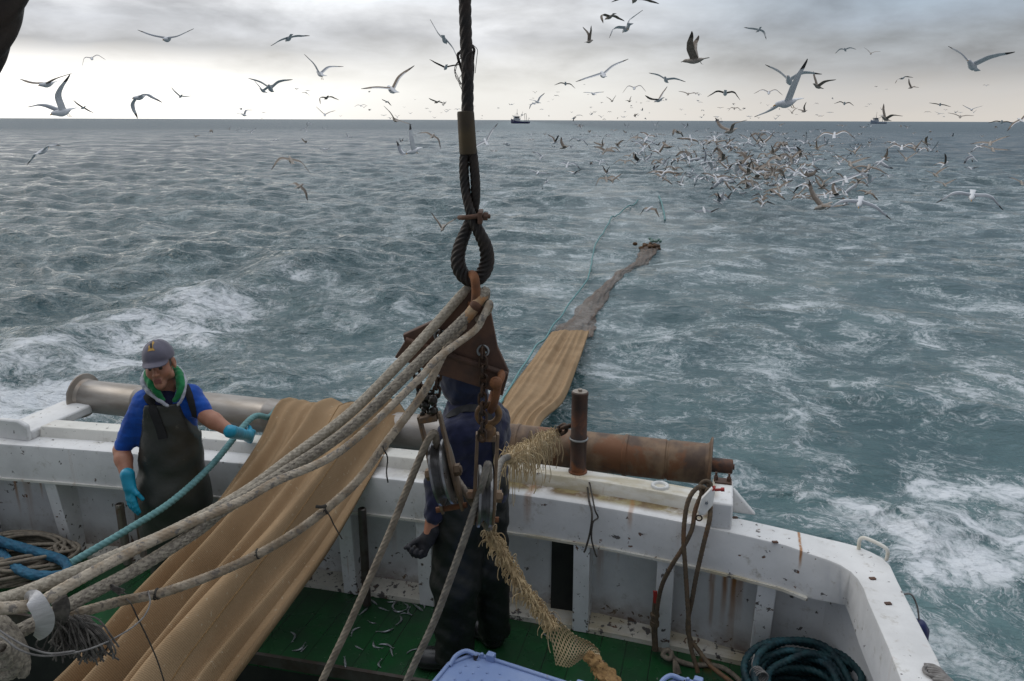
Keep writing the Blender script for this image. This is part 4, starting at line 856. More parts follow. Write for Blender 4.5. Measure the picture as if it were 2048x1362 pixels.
for k in range(50):
    s0 = atZ(1346, 1318, .04); a = random.uniform(-1.2, .9); L = random.uniform(.04, .09); d = np.array([math.cos(a)*.4, -abs(math.sin(a))-.5, 0]); d /= np.linalg.norm(d)
    mb.tube(spline([s0, s0+d*L*.5+(0, 0, .008), s0+d*L+(0, 0, -.03)], .02), .0022, 5)
tag(mb.obj('frayed_end', M_['rope_beige'], None, 60), 'frayed brush of strands at the knot on the deck', 'rope end')
# coil of dark teal rope in the corner
p = []; cc = np.array([.535, 3.30, 0.])
g3 = np.random.default_rng(5)
for k in range(26):
    lay = k//4; r0 = (.275, .235, .255, .20)[k % 4]+g3.normal(0, .014)-.004*lay; z0 = .020+.038*lay+g3.normal(0, .008)
    ph = g3.random(4)*6.28; off = g3.normal(0, .016, 2)
    for a in np.linspace(0, 2*np.pi, 26, endpoint=False):
        p.append(cc+(np.array([math.cos(a), math.sin(a)*.9, 0])*(r0+.018*math.sin(2*a+ph[0])+.014*math.sin(3*a+ph[1])))+(off[0], off[1], z0+.016*math.sin(a*2+ph[2])+.014*math.sin(3*a+ph[3])+.03*math.sin(a)*lay/3))
for q in [(.10, .20, .30), (-.10, .18, .32), (-.22, .06, .31), (-.24, -.08, .27), (-.16, -.22, .22), (-.04, -.32, .14), (.08, -.38, .06)]: p.append(cc+q)
coil = rope('rope_coil', np.array(p), .0178, 'rope_coil', 'coil of dark teal rope lying in the right hand corner of the deck', 'rope coil', None, twist(3, .075, .3), 18, .007)
lp_ = cc+np.array([-.20, -.06, .06]); u_ = np.array([.77, .6, 0])
mb = MB()
for k in range(5): mb.torus(cc+np.array([-.235+.006*k, -.03-.008*k, .275]), np.array([.9, .3, 0]), np.array([0, 0, 1.]), .030, .0035, 24, 6)
mb.tube(spline([cc+np.array([-.24, -.05, .30]), cc+np.array([-.26, -.06, .33]), cc+np.array([-.25, -.02, .36])], .01), .003, 6)
mb.obj('binding', M_['twine'], coil)
# ropes on the left of the deck
p = []; cc = (atZ(-60, 1180, .05)+atZ(150, 1120, .05))/2+np.array([-.12, -.02, 0])
for k in range(30):
    a0 = g3.normal(0, .5); rx = .36+g3.normal(0, .07); ry = .20+g3.normal(0, .04); z0 = .02+.0050*k
    for a in np.linspace(0, 2*np.pi, 16, endpoint=False): p.append(cc+np.array([rx*math.cos(a+a0), ry*math.sin(a+a0)+.10*math.cos(a+a0), z0+.014*math.sin(3*a+k)]))
rope('rope_heap', np.array(p), .0115, 'rope_beige', 'heap of loose beige rope loops on the deck at the left', 'rope coil', None, twist(3, .05, .12), 10, .02)
rope('blue_rope', zz((-60, 1060, .30), (0, 1082, .27), (40, 1094, .25), (80, 1106, .23), (118, 1118, .21), (136, 1132, .20), (132, 1146, .19), (108, 1152, .19), (60, 1148, .19), (25, 1130, .19), (5, 1108, .20), (-30, 1060, .22), (-80, 1040, .25)), .030, 'rope_blue', 'loop of thick blue braided rope on top of the beige rope heap', 'rope', None, braid(6, .07, .16), 28, .008)
# blue crate lids
def lid(label, cpx, zt, w, d, ang):
    c = atZ(*cpx, zt); u = np.array([math.cos(ang), math.sin(ang), 0]); v = np.array([-u[1], u[0], 0])           # c: back left corner; box runs along u, towards the camera -v
    t = thing('fish_crate', c-(0, 0, zt), label, 'crate', 'blue fish crates in front'); P = lambda a, b, z: c+u*a-v*b+np.array([0, 0, z])
    ch = .075
    mb = MB(); mb.prism([P(ch, 0, 0), P(w-ch, 0, 0), P(w, ch*1.5, 0), P(w, d, 0), P(0, d, 0), P(0, ch*1.5, 0)], (0, 0, -.022)); mb.prism([P(ch+.02, .02, -.0225), P(w-ch-.02, .02, -.0225), P(w-.02, ch*1.5+.01, -.0225), P(w-.02, d, -.0225), P(.02, d, -.0225), P(.02, ch*1.5+.01, -.0225)], (0, 0, -zt+.03))
    mb.obj('box', M_['crate_blue'], t, smooth=0, bevel=.007)
    mb = MB(); q = [P(ch+.012, .010, .004), P(w-ch-.012, .010, .004), P(w-.012, ch*1.5+.01, .004), P(w-.012, d, .004)]; mb.tube(q, .010, 8); q = [P(ch+.012, .010, .004), P(.012, ch*1.5+.01, .004), P(.012, d, .004)]; mb.tube(q, .010, 8)
    mb.obj('rim', M_['crate_blue'], t, smooth=60)
    mb = MB()
    for i in range(int(w/.055)):
        for j in range(int(d/.055)):
            if 0 < i < int(w/.055)-1 and 0 < j: mb.ball(P(.03+i*.055, .03+j*.05+(i % 2)*.02, .0005), (.0065, .0065, .005), 8, 6)
    mb.obj('studs', M_['crate_blue'], t, smooth=80)
    for a in (.17, w-.17):
        MB().obox(P(a, .012, .014), u*.020, v*.016, (0, 0, .022)).obj('stacking_lug', M_['crate_blue'], t, bevel=.005); MB().lathe(P(a-.045, .016, 0), P(a-.045, .016, 1), [(0, .008), (.022, .008), (.024, .006)], 12).obj('peg', M_['crate_blue'], t)
    for s, a0 in ((1, .0), (-1, w)):
        MB().tube(spline([P(a0+s*.02, ch*1.8, .004), P(a0+s*.028, ch*1.15, .026), P(a0+s*.055, ch*.55, .03), P(a0+s*.10, ch*.45, .02), P(a0+s*.11, ch*.5, .0)], .006), .0105, 10).obj('handle', M_['crate_blue'], t)
        c_ = P(a0+s*.105, ch*.5, .004); MB().cyl(c_-(0, 0, .004), c_+(0, 0, .018), .012, seg=10).obj('handle_pin', M_['grease'], t)
    return t
lid('blue plastic fish crate lid with studs, the one under the brown knitted bag', (920, 1296), .33, .78, .55, R(-10.5))
lid('blue plastic crate showing only a corner at the bottom, right of the other crate', (1322, 1344), .33, .72, .55, R(-10.5))
# ---------------------------------------------------------------- the trawl net coming in over the roller
def crv(pts, n): 
    p = spline(pts, .02); d = np.concatenate([[0], np.cumsum(np.linalg.norm(np.diff(p, axis=0), axis=1))]); t = np.linspace(0, d[-1], n)
    return np.column_stack([np.interp(t, d, p[:, k]) for k in range(3)]), t
def sheet(px, py, slope=.27):                              # the sloping sheet between the roller and the winch
    v = ray(px, py); n = np.array([0, -slope, 1.]); p0 = np.array([0, 4.10, .985]); return CAM+v*(((p0-CAM)@n)/(v@n))
def build_net():
    Lp = [sheet(-60, 1560), sheet(30, 1470), sheet(140, 1362), sheet(235, 1240), sheet(345, 1115), sheet(438, 1000), sheet(518, 885), sheet(548, 820)]
    Rp = [sheet(330, 1560), sheet(375, 1470), sheet(430, 1362), sheet(492, 1280), sheet(575, 1175), sheet(655, 1070), sheet(735, 945), sheet(790, 856)]
    over = [(0, 1.012), (.02, 1.008), (.085, .972), (.138, .89), (.145, .72)]
    for i, (dy, z) in enumerate(over):
        t = i/5
        Lp.append(np.array([Lp[7][0]+.03*i, RY-.02+dy, z+.0])); Rp.append(np.array([Rp[7][0]+.035*i, RY-.02+dy, z]))
    far = [((-2.15, 4.9, .10), (-1.40, 4.75, .12)), ((-2.2, 6.2, -.55), (-1.25, 5.9, -.50))]
    far = [(np.array(a), np.array(b)) for a, b in far]
    for pl, pr, dl, dr, z in [((985, 830), (1075, 855), 8.6, 8.0, None), ((1030, 760), (1128, 795), 10.3, 9.6, None), ((1068, 712), (1155, 728), 12.2, 11.7, None), ((1104, 664), (1178, 662), 15.2, 15.3, None)]:
        far.append((atD(*pl, dl), atD(*pr, dr)))
    for a, b in far: Lp.append(a); Rp.append(b)
    n, m = 230, 84
    L, tl = crv(Lp, n); Rr, tr = crv(Rp, n)
    s = np.linspace(0, 1, m)
    P = L[:, None]*(1-s)[None, :, None]+Rr[:, None]*s[None, :, None]
    along = .5*(tl+tr); W = np.linalg.norm(Rr-L, axis=1)
    T = np.gradient(.5*(L+Rr), axis=0); T /= np.linalg.norm(T, axis=1)[:, None]; S = (Rr-L)/W[:, None]; Nn = np.cross(S, T); Nn /= np.linalg.norm(Nn, axis=1)[:, None]
    g = np.random.default_rng(4); fold = np.zeros((n, m))
    for k in range(9):
        fq = 1.3+k*.85+g.normal(0, .2); ph = g.random()*6.28; dr = g.normal(0, .12)
        fold += (.052/(.8+fq*.30))*np.sin(2*np.pi*fq*(s[None, :]+dr*along[:, None]*.12)+ph)
    for k in range(7):
        s0 = (k+.5+g.normal(0, .3))/7; dr = g.normal(0, .03); fold += g.uniform(.004, .012)*np.exp(-((s[None, :]-s0-dr*along[:, None]*.4)/.028)**2)
    env = np.interp(along, [0, 1.4, 2.2, 2.75, 2.95, 3.6, along[-1]-.8, along[-1]], [1.4, 1.1, .7, .22, .16, .42, .25, .12])
    fold = (fold-fold.mean(1)[:, None]+.03)*env[:, None]
    thick = .05*np.sin(np.pi*s)[None, :]**.5*np.interp(along, [0, 2.5, 2.9, 4, along[-1]], [1., .5, .1, 1., 1.])[:, None]
    top = P+Nn[:, None]*(fold+thick*.5)[..., None]; bot = P+Nn[:, None]*((fold-fold.max())*.15-thick*.5-.008)[..., None]
    ring = np.concatenate([top, bot[:, ::-1]], 1); q = ring.shape[1]
    i = np.arange(n-1)[:, None]*q+np.arange(q)[None, :]; j = np.arange(n-1)[:, None]*q+(np.arange(q)[None, :]+1) % q
    F = np.stack([i, j, j+q, i+q], -1).reshape(-1, 4)
    u = np.concatenate([s, s[::-1]])[None, :]*.85+0*along[:, None]; v = along[:, None]+0*u
    net = thing('trawl_net', (P[60, m//2][0], P[60, m//2][1], P[60, m//2][2]), 'long tan trawl net sleeve hauled over the stern roller and trailing out to sea', 'fishing net')
    link('canvas_sleeve', ring.reshape(-1, 3), F, M_['net_canvas'], net, 180, attrs={'tu': u.ravel(), 'tv': v.ravel()})
    # stitched seams along and across the sleeve
    mb = MB()
    for si in (.52, .80):
        k = int(si*m); mb.tube(top[5:120, k]+Nn[5:120]*.002, .0024, 6)
    mb.obj('seam', M_['knit_brown'], net)
    # netting tail lying in the water
    path = [(1141, 664), (1165, 628), (1190, 598), (1225, 568), (1258, 546), (1282, 522), (1297, 502), (1299, 490)]
    wid = [.70, .50, .38, .22, .20, .34, .46, .4]
    cen = np.array([atZ(x, y, SEA) for x, y in path]); c, tt = crv(cen, 120); w = np.interp(np.linspace(0, 1, 120), np.linspace(0, 1, 8), wid)
    T = np.gradient(c, axis=0); T[:, 2] = 0; T /= np.linalg.norm(T, axis=1)[:, None]; S = np.column_stack([T[:, 1], -T[:, 0], np.zeros(120)])
    th = np.linspace(0, 2*np.pi, 40, endpoint=False)
    lump = np.array([[1+.18*math.sin(5*a+.6*i*.4)+.12*math.sin(9*a-i*.5)+.1*math.sin(3*a+i*.23) for a in th] for i in range(120)])
    hh, _ = sea_height(c[:, :2], np.full(120, .15), np.full(120, .8))
    V = c[:, None]+S[:, None]*(w[:, None]*.5*np.cos(th)*lump)[..., None]+np.array([0, 0, 1.])*(hh[:, None]+.005+(.05+.05*w[:, None])*np.sin(th)*lump)[..., None]
    i = np.arange(119)[:, None]*40+np.arange(40)[None, :]; j = np.arange(119)[:, None]*40+(np.arange(40)[None, :]+1) % 40
    F = np.stack([i, j, j+40, i+40], -1).reshape(-1, 4)
    link('netting_tail', V.reshape(-1, 3), F, M_['netting_grey'], net, 180, attrs={'tu': (th[None, :]*.22+0*tt[:, None]).ravel(), 'tv': (tt[:, None]+0*th[None, :]).ravel()})
    mb = MB()
    for k in range(26):
        a = g.random()*6.28; c0 = atZ(1298, 495, SEA)+np.array([g.normal(0, .15), g.normal(0, .32), 0]); z = .04
        mb.ball(c0+(0, 0, z+g.normal(0, .05)), (g.uniform(.04, .11), g.uniform(.05, .16), g.uniform(.04, .07)), 8, 6)
    mb.obj('bunched_end', M_['netting_end'], net, 180)
    mb = MB()
    for k in range(9):
        c0 = atZ(1303, 486, SEA)+np.array([g.normal(0, .14), .3+abs(g.normal(0, .55)), 0]); mb.ball(c0+(0, 0, .02), (g.uniform(.05, .09), g.uniform(.06, .14), .05), 8, 6)
    mb.obj('floats', M_['net_float'], net, 180)
build_net()
# teal rope held by the man and led over the roller, its far line trailing astern
tr = [sheet(150, 1170)+(0, 0, .12), sheet(262, 1102)+(0, 0, .12), sheet(350, 1036)+(0, 0, .10), sheet(430, 960)+(0, 0, .10), sheet(505, 872)+(0, 0, .11), atY(538, 834, 4.02), atY(558, 813, 4.13), atY(580, 807, 4.22), atY(600, 810, 4.27), atY(612, 818, 4.31)]
tr = [np.array(q) for q in tr]; tr += [tr[-1]+(.12, .05, -.35), tr[-1]+(.5, .5, -1.0), atD(900, 905, 7.), atD(960, 862, 7.9), atD(1005, 800, 9.2)]
rope('teal_rope', np.array(tr), .0185, 'rope_teal', 'teal twisted rope held in the cyan glove and led over the roller', 'rope', None, twist(3, .075, .2), 24, .006)
ln = [atD(1000, 808, 9.0), atD(1010, 790, 9.5), atD(1048, 735, 11.5), atZ(1085, 678, -1.2), atZ(1120, 628, -1.22), atZ(1150, 590, -1.25), atZ(1174, 563, -1.25), atZ(1183, 530, -1.25), atZ(1186, 503, -1.25), atZ(1202, 470, -1.25), atZ(1228, 437, -1.25), atZ(1246, 420, -1.25), atZ(1276, 401, -1.25)]
pl = spline(np.array(ln), .15); hh, _ = sea_height(pl[:, :2], np.full(len(pl), .3), np.full(len(pl), .7)); w_ = np.clip((pl[:, 1]-9)/4, 0, 1); pl[:, 2] += w_*(hh+.03)
o = MB().tube(pl, np.interp(np.linspace(0, 1, len(pl)), [0, .4, 1], [.014, .020, .03]), 8).obj('trailing_line', M_['rope_teal'], None, 70)
tag(o, 'pale teal line trailing through the water beside the net out to the far wake', 'rope')
ln = [atZ(1318, 392, -1.2), atZ(1323, 405, -1.2), atZ(1328, 425, -1.25), atZ(1330, 440, -1.3)]
tag(MB().tube(spline(np.array(ln), .2), .035, 8).obj('float_line', M_['rope_teal'], None, 70), 'short pale line beyond the net end below the flock', 'rope')
# ---------------------------------------------------------------- people: smooth blended solids, meshed by surface nets
def smin(a, b, k):
    h = np.clip(.5+.5*(b-a)/k, 0, 1); return b+(a-b)*h-k*h*(1-h)
def smax(a, b, k): return -smin(-a, -b, k)
def rc(P, a, b, r1, r2):
    a, b = np.asarray(a, float), np.asarray(b, float); d = b-a; t = np.clip((P-a)@d/(d@d), 0, 1)
    return np.linalg.norm(P-a-t[:, None]*d, axis=1)-(r1+(r2-r1)*t)
def ell(P, c, r, M=None):
    q = P-np.asarray(c)
    if M is not None: q = q@M
    r = np.asarray(r, float); k0 = np.linalg.norm(q/r, axis=1); k1 = np.linalg.norm(q/(r*r), axis=1)
    return k0*(k0-1)/np.maximum(k1, 1e-9)
def U_(k, *ds):
    o = ds[0]
    for d in ds[1:]: o = smin(o, d, k)
    return o
def wr(P, s, amp, seed=0):                                  # cloth creases
    g = np.random.default_rng(seed); o = 0
    for k in range(5):
        w = g.normal(size=3)*s*(1+.5*k); o = o+np.sin(P@w+g.random()*6.28+1.3*np.sin(P@(g.normal(size=3)*s*.6)))/(1+.4*k)
    return amp*o/2.2
def nets(fn, lo, hi, h):
    lo = np.asarray(lo, float); n = (np.ceil((np.asarray(hi)-lo)/h/8).astype(int))*8+1
    val = np.full(n, 1., np.float32); B = 8
    nb = (n-1)//B; bi = np.stack(np.meshgrid(*[np.arange(k) for k in nb], indexing='ij'), -1).reshape(-1, 3)
    d = fn(lo+(bi*B+B/2)*h); act = bi[np.abs(d) < h*B*1.15+.01]; ins = bi[d <= -(h*B*1.15+.01)]
    for b in ins: val[b[0]*B:b[0]*B+B+1, b[1]*B:b[1]*B+B+1, b[2]*B:b[2]*B+B+1] = -1
    off = np.stack(np.meshgrid(*[np.arange(B+1)]*3, indexing='ij'), -1).reshape(-1, 3)
    for s in range(0, len(act), 400):
        a = act[s:s+400]; ix = (a[:, None]*B+off[None]).reshape(-1, 3)
        val[ix[:, 0], ix[:, 1], ix[:, 2]] = fn(lo+ix*h)
    sg = val < 0; c = np.zeros(n-1, int)
    cor = [(i, j, k) for i in (0, 1) for j in (0, 1) for k in (0, 1)]
    sl = lambda q: tuple(slice(q[a], n[a]-1+q[a]) for a in range(3))
    for q in cor: c += sg[sl(q)]
    cells = np.argwhere((c > 0) & (c < 8)); idx = np.full(n-1, -1); idx[tuple(cells.T)] = np.arange(len(cells))
    acc = np.zeros((len(cells), 3)); cnt = np.zeros(len(cells))
    for p in cor:
        for ax in range(3):
            if p[ax]: continue
            q = list(p); q[ax] = 1
            v0 = val[tuple((cells+p).T)]; v1 = val[tuple((cells+q).T)]; m = (v0 < 0) != (v1 < 0)
            t = np.where(m, v0/np.where(m, v0-v1, 1), 0); pt = np.tile(np.array(p, float), (len(cells), 1)); pt[:, ax] = t
            acc += pt*m[:, None]; cnt += m
    V = lo+(cells+acc/np.maximum(cnt, 1)[:, None])*h; F = []
    for ax in range(3):
        e = [slice(None)]*3; e[ax] = slice(0, n[ax]-1); f = [slice(None)]*3; f[ax] = slice(1, n[ax])
        s0, s1 = sg[tuple(e)], sg[tuple(f)]; E = np.argwhere(s0 != s1)
        b, d_ = [(1, 2), (2, 0), (0, 1)][ax]; E = E[(E[:, b] > 0) & (E[:, d_] > 0) & (E[:, b] < n[b]-1) & (E[:, d_] < n[d_]-1)]
        if not len(E): continue
        u = np.zeros(3, int); u[b] = 1; w = np.zeros(3, int); w[d_] = 1
        Q = np.stack([idx[tuple((E-u-w).T)], idx[tuple((E-w).T)], idx[tuple(E.T)], idx[tuple((E-u).T)]], 1)
        fl = ~s0[tuple(E.T)]; Q[fl] = Q[fl][:, ::-1]; F.append(Q)
    F = np.vstack(F); F = F[(F >= 0).all(1)]
    return V, F
RW = np.stack([RT, FH, UP])                                 # figure frame (right, away, up) -> world
def J(px, py, h): p = atH(px, py, h); return np.array([p@RT, h, p[2]])
def solid(name, fn, lo, hi, h, mats, parent, pick=None):
    V, F = nets(fn, lo, hi, h); mi = None
    if pick is not None: mi = pick(V[F].mean(1))
    return link(name, V@RW, F, [M_[m] for m in (mats if isinstance(mats, list) else [mats])], parent, 180, midx=mi)
def march(fn, px, py):
    v = ray(px, py); v = v/np.linalg.norm(v); d = np.array([v@RT, v@FH, v@UP]); p = np.array([0, 0, EYE])+d*2.6
    for _ in range(80):
        s = float(fn(p[None])[0]); p = p+d*s*.8
        if abs(s) < .0008: break
    return p
def band(name, fn, pts, w, mat, parent, th=.004, lift=.003):
    """a webbing strap laid on the surface fn; pts are photo points of its centre line"""
    q = spline(np.array([(a, b, 0.) for a, b in pts]), 6.); p = np.array([march(fn, a, b) for a, b, _ in q]); e = .004
    k = np.ones(5)/5; p = np.column_stack([np.convolve(np.pad(p[:, i], 2, 'edge'), k, 'valid') for i in range(3)])
    nrm = np.stack([fn(p+np.eye(3)[i]*e)-fn(p-np.eye(3)[i]*e) for i in range(3)], 1); nrm /= np.linalg.norm(nrm, axis=1)[:, None]
    T = np.gradient(p, axis=0); T /= np.linalg.norm(T, axis=1)[:, None]; S = np.cross(T, nrm)
    rings = [np.array([p[i]+S[i]*w+nrm[i]*lift, p[i]+S[i]*w+nrm[i]*(lift+th), p[i]-S[i]*w+nrm[i]*(lift+th), p[i]-S[i]*w+nrm[i]*lift])@RW for i in range(len(p))]
    return MB().loft(rings).obj(name, M_[mat], parent, 40)
def patch_on(name, fn, poly, mat, parent, lift):
    c = np.mean(poly, axis=0); p = [march(fn, *c)]+[march(fn, *q) for q in poly]; v = ray(*c); v = np.array([v@RT, v@FH, v@UP]); v /= np.linalg.norm(v)
    top = [(q-v*lift)@RW for q in p]; bot = [(q-v*.0004)@RW for q in p]; n = len(poly)
    f = [(0, 1+i, 1+(i+1) % n) for i in range(n)]+[(1+i, n+2+i, n+2+(i+1) % n, 1+(i+1) % n) for i in range(n)]
    return MB().add(top+bot, f).obj(name, M_[mat], parent, 0)
def hframe(fwd, roll=0.):
    f = np.asarray(fwd, float); f /= np.linalg.norm(f); x = np.cross(f, [0, 0, 1.]); x /= np.linalg.norm(x); z = np.cross(x, f)
    if roll: x, z = x*math.cos(roll)+z*math.sin(roll), z*math.cos(roll)-x*math.sin(roll)
    return np.stack([x, f, z], 1)                           # columns: side, forward, up
def head(P, c, M):
    q = ((P-c)@M)/np.array([.90, 1, 1])
    S = lambda p, r: np.linalg.norm(q-np.array(p), axis=1)-r
    sy = np.column_stack([np.abs(q[:, 0]), q[:, 1], q[:, 2]])
    Y = lambda p, r: np.linalg.norm(sy-np.array(p), axis=1)-r
    d = ell(q, (0, -.012, .032), (.076, .096, .088))
    d = smin(d, rc(q, (0, .03, -.02), (0, .052, -.082), .060, .036), .03)
    d = smin(d, Y((.036, .052, -.030), .030), .02); d = smin(d, S((0, .074, -.096), .021), .02)
    d = smin(d, Y((.052, .012, -.062), .022), .025)
    d = smin(d, rc(sy, (.008, .080, .026), (.042, .066, .024), .015, .012), .012)
    d = smax(d, -Y((.031, .100, .004), .016), .012)
    d = smin(d, Y((.030, .074, .003), .0125), .003)
    d = smin(d, rc(q, (0, .088, .014), (0, .109, -.026), .0085, .0125), .012); d = smin(d, Y((.012, .098, -.030), .0085), .006)
    d = smin(d, rc(q, (-.019, .088, -.060), (.019, .088, -.060), .0075, .0075), .008); d = smin(d, rc(q, (-.015, .088, -.073), (.015, .088, -.073), .008, .008), .008)
    d = smax(d, -rc(q, (-.018, .099, -.0665), (.018, .099, -.0665), .0035, .0035), .004)
    ear = ell(sy, (.079, -.012, -.004), (.010, .022, .032)); d = smin(d, smax(ear, -ell(sy, (.090, -.006, .0), (.006, .012, .018)), .004), .006)
    return d
def head_pick(c, M, hair):
    def fn(X):
        q = ((X-c)@M)/np.array([.90, 1, 1]); x = np.abs(q[:, 0]); o = np.zeros(len(X), int)
        o[(q[:, 2] < -.040) & (q[:, 1] > .0) & (q[:, 2] > -.135)] = 1
        o[(q[:, 2] > -.053) & (q[:, 2] < -.040) & (x > .022)] = 0
        o[(np.abs(q[:, 2]+.0665) < .0125) & (x < .020) & (q[:, 1] > .085)] = 2
        o[(np.hypot(x-.030, q[:, 2]-.003) < .0105) & (q[:, 1] > .075)] = 3
        o[(np.hypot((x-.028)/2.1, q[:, 2]-.024) < .005) & (q[:, 1] > .06)] = 4
        o[(x > .060) & (q[:, 2] > -.012) & (q[:, 2] < .06) & (q[:, 1] < .035) & (q[:, 1] > .010)] = 4
        o[(q[:, 2] > -.07) & (q[:, 1] < -.035) & (x < .076)] = 4
        o[(q[:, 2] > hair)] = 4
        o[np.linalg.norm(q, axis=1) > .17] = 0
        return o
    return fn
SKINS = ['skin', 'skin_stubble', 'skin_lip', 'eye_dark', 'hair_dark']
def hand(P, w, d, s, curl, R_=.0105, spread=.0, thumb=(.35, .7), L=1.):
    """w wrist, d along the hand, s towards the thumb; curl per joint in radians towards n"""
    d = np.asarray(d, float)/np.linalg.norm(d); s = np.asarray(s, float); s = s-d*(s@d); s /= np.linalg.norm(s); n = np.cross(s, d)
    o = None
    def add(v, k=.008):
        nonlocal o; o = v if o is None else smin(o, v, k)
    for i, (b, ln) in enumerate(zip((.030, .010, -.011, -.030), (.072, .080, .074, .058))):
        k0 = w+d*(.088-.004*abs(i-1))*L+s*b; add(rc(P, w+s*b*.55, k0, .017, .0125), .016)
        p = k0; a = 0.; dd = d+s*spread*(1.5-i)*.12
        for j, f in enumerate((.45, .32, .23)):
            a += curl[j]*(1+.10*(i-1)); v = dd*math.cos(a)+n*math.sin(a); e = p+v*ln*f*L; add(rc(P, p, e, R_*(1-.08*j), R_*(.94-.10*j)), .004); p = e
    t0 = w+d*.022*L+s*.026; t1 = t0+(d*math.cos(thumb[1])+s*math.sin(thumb[1])+n*thumb[0])*.042*L; t2 = t1+(d*math.cos(thumb[1]*.4)+s*math.sin(thumb[1]*.4)+n*(thumb[0]+.35))*.034*L
    add(rc(P, t0, t1, .016, .0125), .014); add(rc(P, t1, t2, .012, .0095), .005)
    return o
def bounds(*pts, m=.2):
    p = np.array(pts); return p.min(0)-m, p.max(0)+m

# --- the man in the blue hoodie, facing the camera
def man_blue():
    h = 4.0
    foot = atZ(350, 1172, 0); X0 = J(350, 1000, h)[0]
    t = thing('person', (J(345, 1000, h)[0]*RT+h*FH)*[1, 1, 0], 'man in blue hoodie, grey cap, olive bib overalls and cyan gloves, holding the teal rope', 'person')
    Hc = J(319, 728, 3.97); HM = hframe((.16, -.97, -.02), R(-5))
    sR, sL = J(288, 806, 3.99), J(382, 793, 4.04); eR, eL = J(243, 900, 3.96), J(412, 832, 3.97); wR, wL = J(257, 962, 3.84), J(462, 863, 3.93)
    chest, waist, hips = J(337, 862, 4.02), J(343, 935, 4.01), J(347, 990, 4.01); nk = J(333, 790, 4.0)
    hp = np.array([hips[0], 4.01, 0.]); LR = [J(320, 985, 4.0), np.array([J(318, 985, 4)[0], 3.97, .50]), np.array([J(316, 985, 4)[0], 4.02, .10])]; LL = [J(372, 985, 4.02), np.array([J(378, 985, 4)[0], 3.99, .50]), np.array([J(384, 985, 4)[0], 4.04, .10])]
    hg = float((sheet(505, 873)+(0, 0, .07))@FH); gp = J(508, 872, hg)
    def torso(P): return U_(.08, ell(P, chest, (.146, .105, .20)), ell(P, waist, (.146, .112, .20)), ell(P, hips, (.158, .116, .15)), rc(P, sR+(.02, .01, -.005), sL+(-.02, .01, -.005), .052, .052), rc(P, nk, nk+(0, .03, -.08), .07, .10))
    def limbs(P): return U_(.015, rc(P, sR, eR, .050, .040), rc(P, sL, eL, .050, .040)), None
    def body(P):
        a = U_(.02, rc(P, sR, eR, .045, .040), rc(P, eR+(wR-eR)*.0, eR+(wR-eR)*.3, .040, .044), rc(P, eR+(wR-eR)*.3, wR, .044, .029))
        b = U_(.02, rc(P, sL, eL, .045, .040), rc(P, eL, eL+(wL-eL)*.3, .040, .044), rc(P, eL+(wL-eL)*.3, wL, .044, .030))
        hd = U_(.03, head(P, Hc, HM), rc(P, Hc+(.004, .035, -.07), nk+(0, .03, -.03), .050, .056))
        return U_(.02, a, b, hd, torso(P)+.03)
    lo, hi = bounds(sR, sL, eR, eL, wR, wL, Hc, hips, m=.17)
    solid('body', body, lo, hi, .0042, SKINS, t, head_pick(Hc, HM, .07))
    def shirt(P):
        d = U_(.045, torso(P)-.010, rc(P, sR, eR-(eR-sR)*.12, .062, .052), rc(P, sL, eL-(eL-sL)*.16, .060, .049))
        d = d+wr(P, 38, .0045, 1)+.004*np.sin(P[:, 2]*95+8*P[:, 0])*np.clip(1-np.minimum(np.linalg.norm(P-(sR*.35+eR*.65), axis=1), np.linalg.norm(P-(sL*.3+eL*.7), axis=1))/.10, 0, 1)
        d = smax(d, waist[2]-.03-P[:, 2], .01)
        nkc = rc(P, nk+(.012, -.16, -.05), nk+(.0, .05, .12), .058, .066)
        return smax(d, -nkc, .01)
    lo, hi = bounds(sR, sL, eR, eL, hips, m=.22); solid('hoodie', shirt, lo, hi, .008, 'hoodie_blue', t)
    zt = J(345, 812, 3.9)[2]; zs = J(290, 905, 4)[2]
    def legs(P): return U_(.06, rc(P, LR[0], LR[1], .104, .096), rc(P, LR[1], LR[2], .096, .088), rc(P, LL[0], LL[1], .104, .096), rc(P, LL[1], LL[2], .098, .088))
    def bib(P):
        d = U_(.10, torso(P)-.026, legs(P), rc(P, hips, hips+(0, -.0, -.12), .142, .142))+wr(P, 13, .006, 5)
        dx = np.abs(P[:, 0]-chest[0]-.024); lim = zt-np.clip(dx-.085, 0, .2)*(zt-zs)/.085; back = P[:, 1] > chest[1]+.05
        lim = np.where(back, np.minimum(lim, zs), lim)
        return smax(smax(d, (P[:, 2]-lim)*.7, .006), .05-P[:, 2], .01)
    lo, hi = bounds(LR[2], LL[2], chest+(0, 0, .2), hips+(.1, 0, 0), hips-(.1, 0, 0), m=.26); solid('bib_overalls', bib, lo, hi, .009, 'oilskin_olive', t)
    both = lambda P: np.minimum(shirt(P), bib(P))
    band('strap', both, [(286, 768), (292, 784), (302, 806), (313, 836), (322, 860), (327, 880)], .0235, 'strap_black', t)
    band('strap', both, [(369, 768), (376, 784), (383, 804), (388, 822), (391, 836)], .0185, 'strap_black', t)
    # hood lying round the neck: green lining, grey edge
    def ring(pts): return np.array([J(a, b, c) for a, b, c in pts])
    g1 = spline(ring([(326, 800, 3.90), (312, 782, 3.895), (301, 764, 3.93), (297, 748, 3.99), (306, 738, 4.06), (330, 736, 4.09), (350, 740, 4.06), (359, 754, 4.0), (361, 772, 3.95), (357, 790, 3.915), (350, 801, 3.90)]), .01)
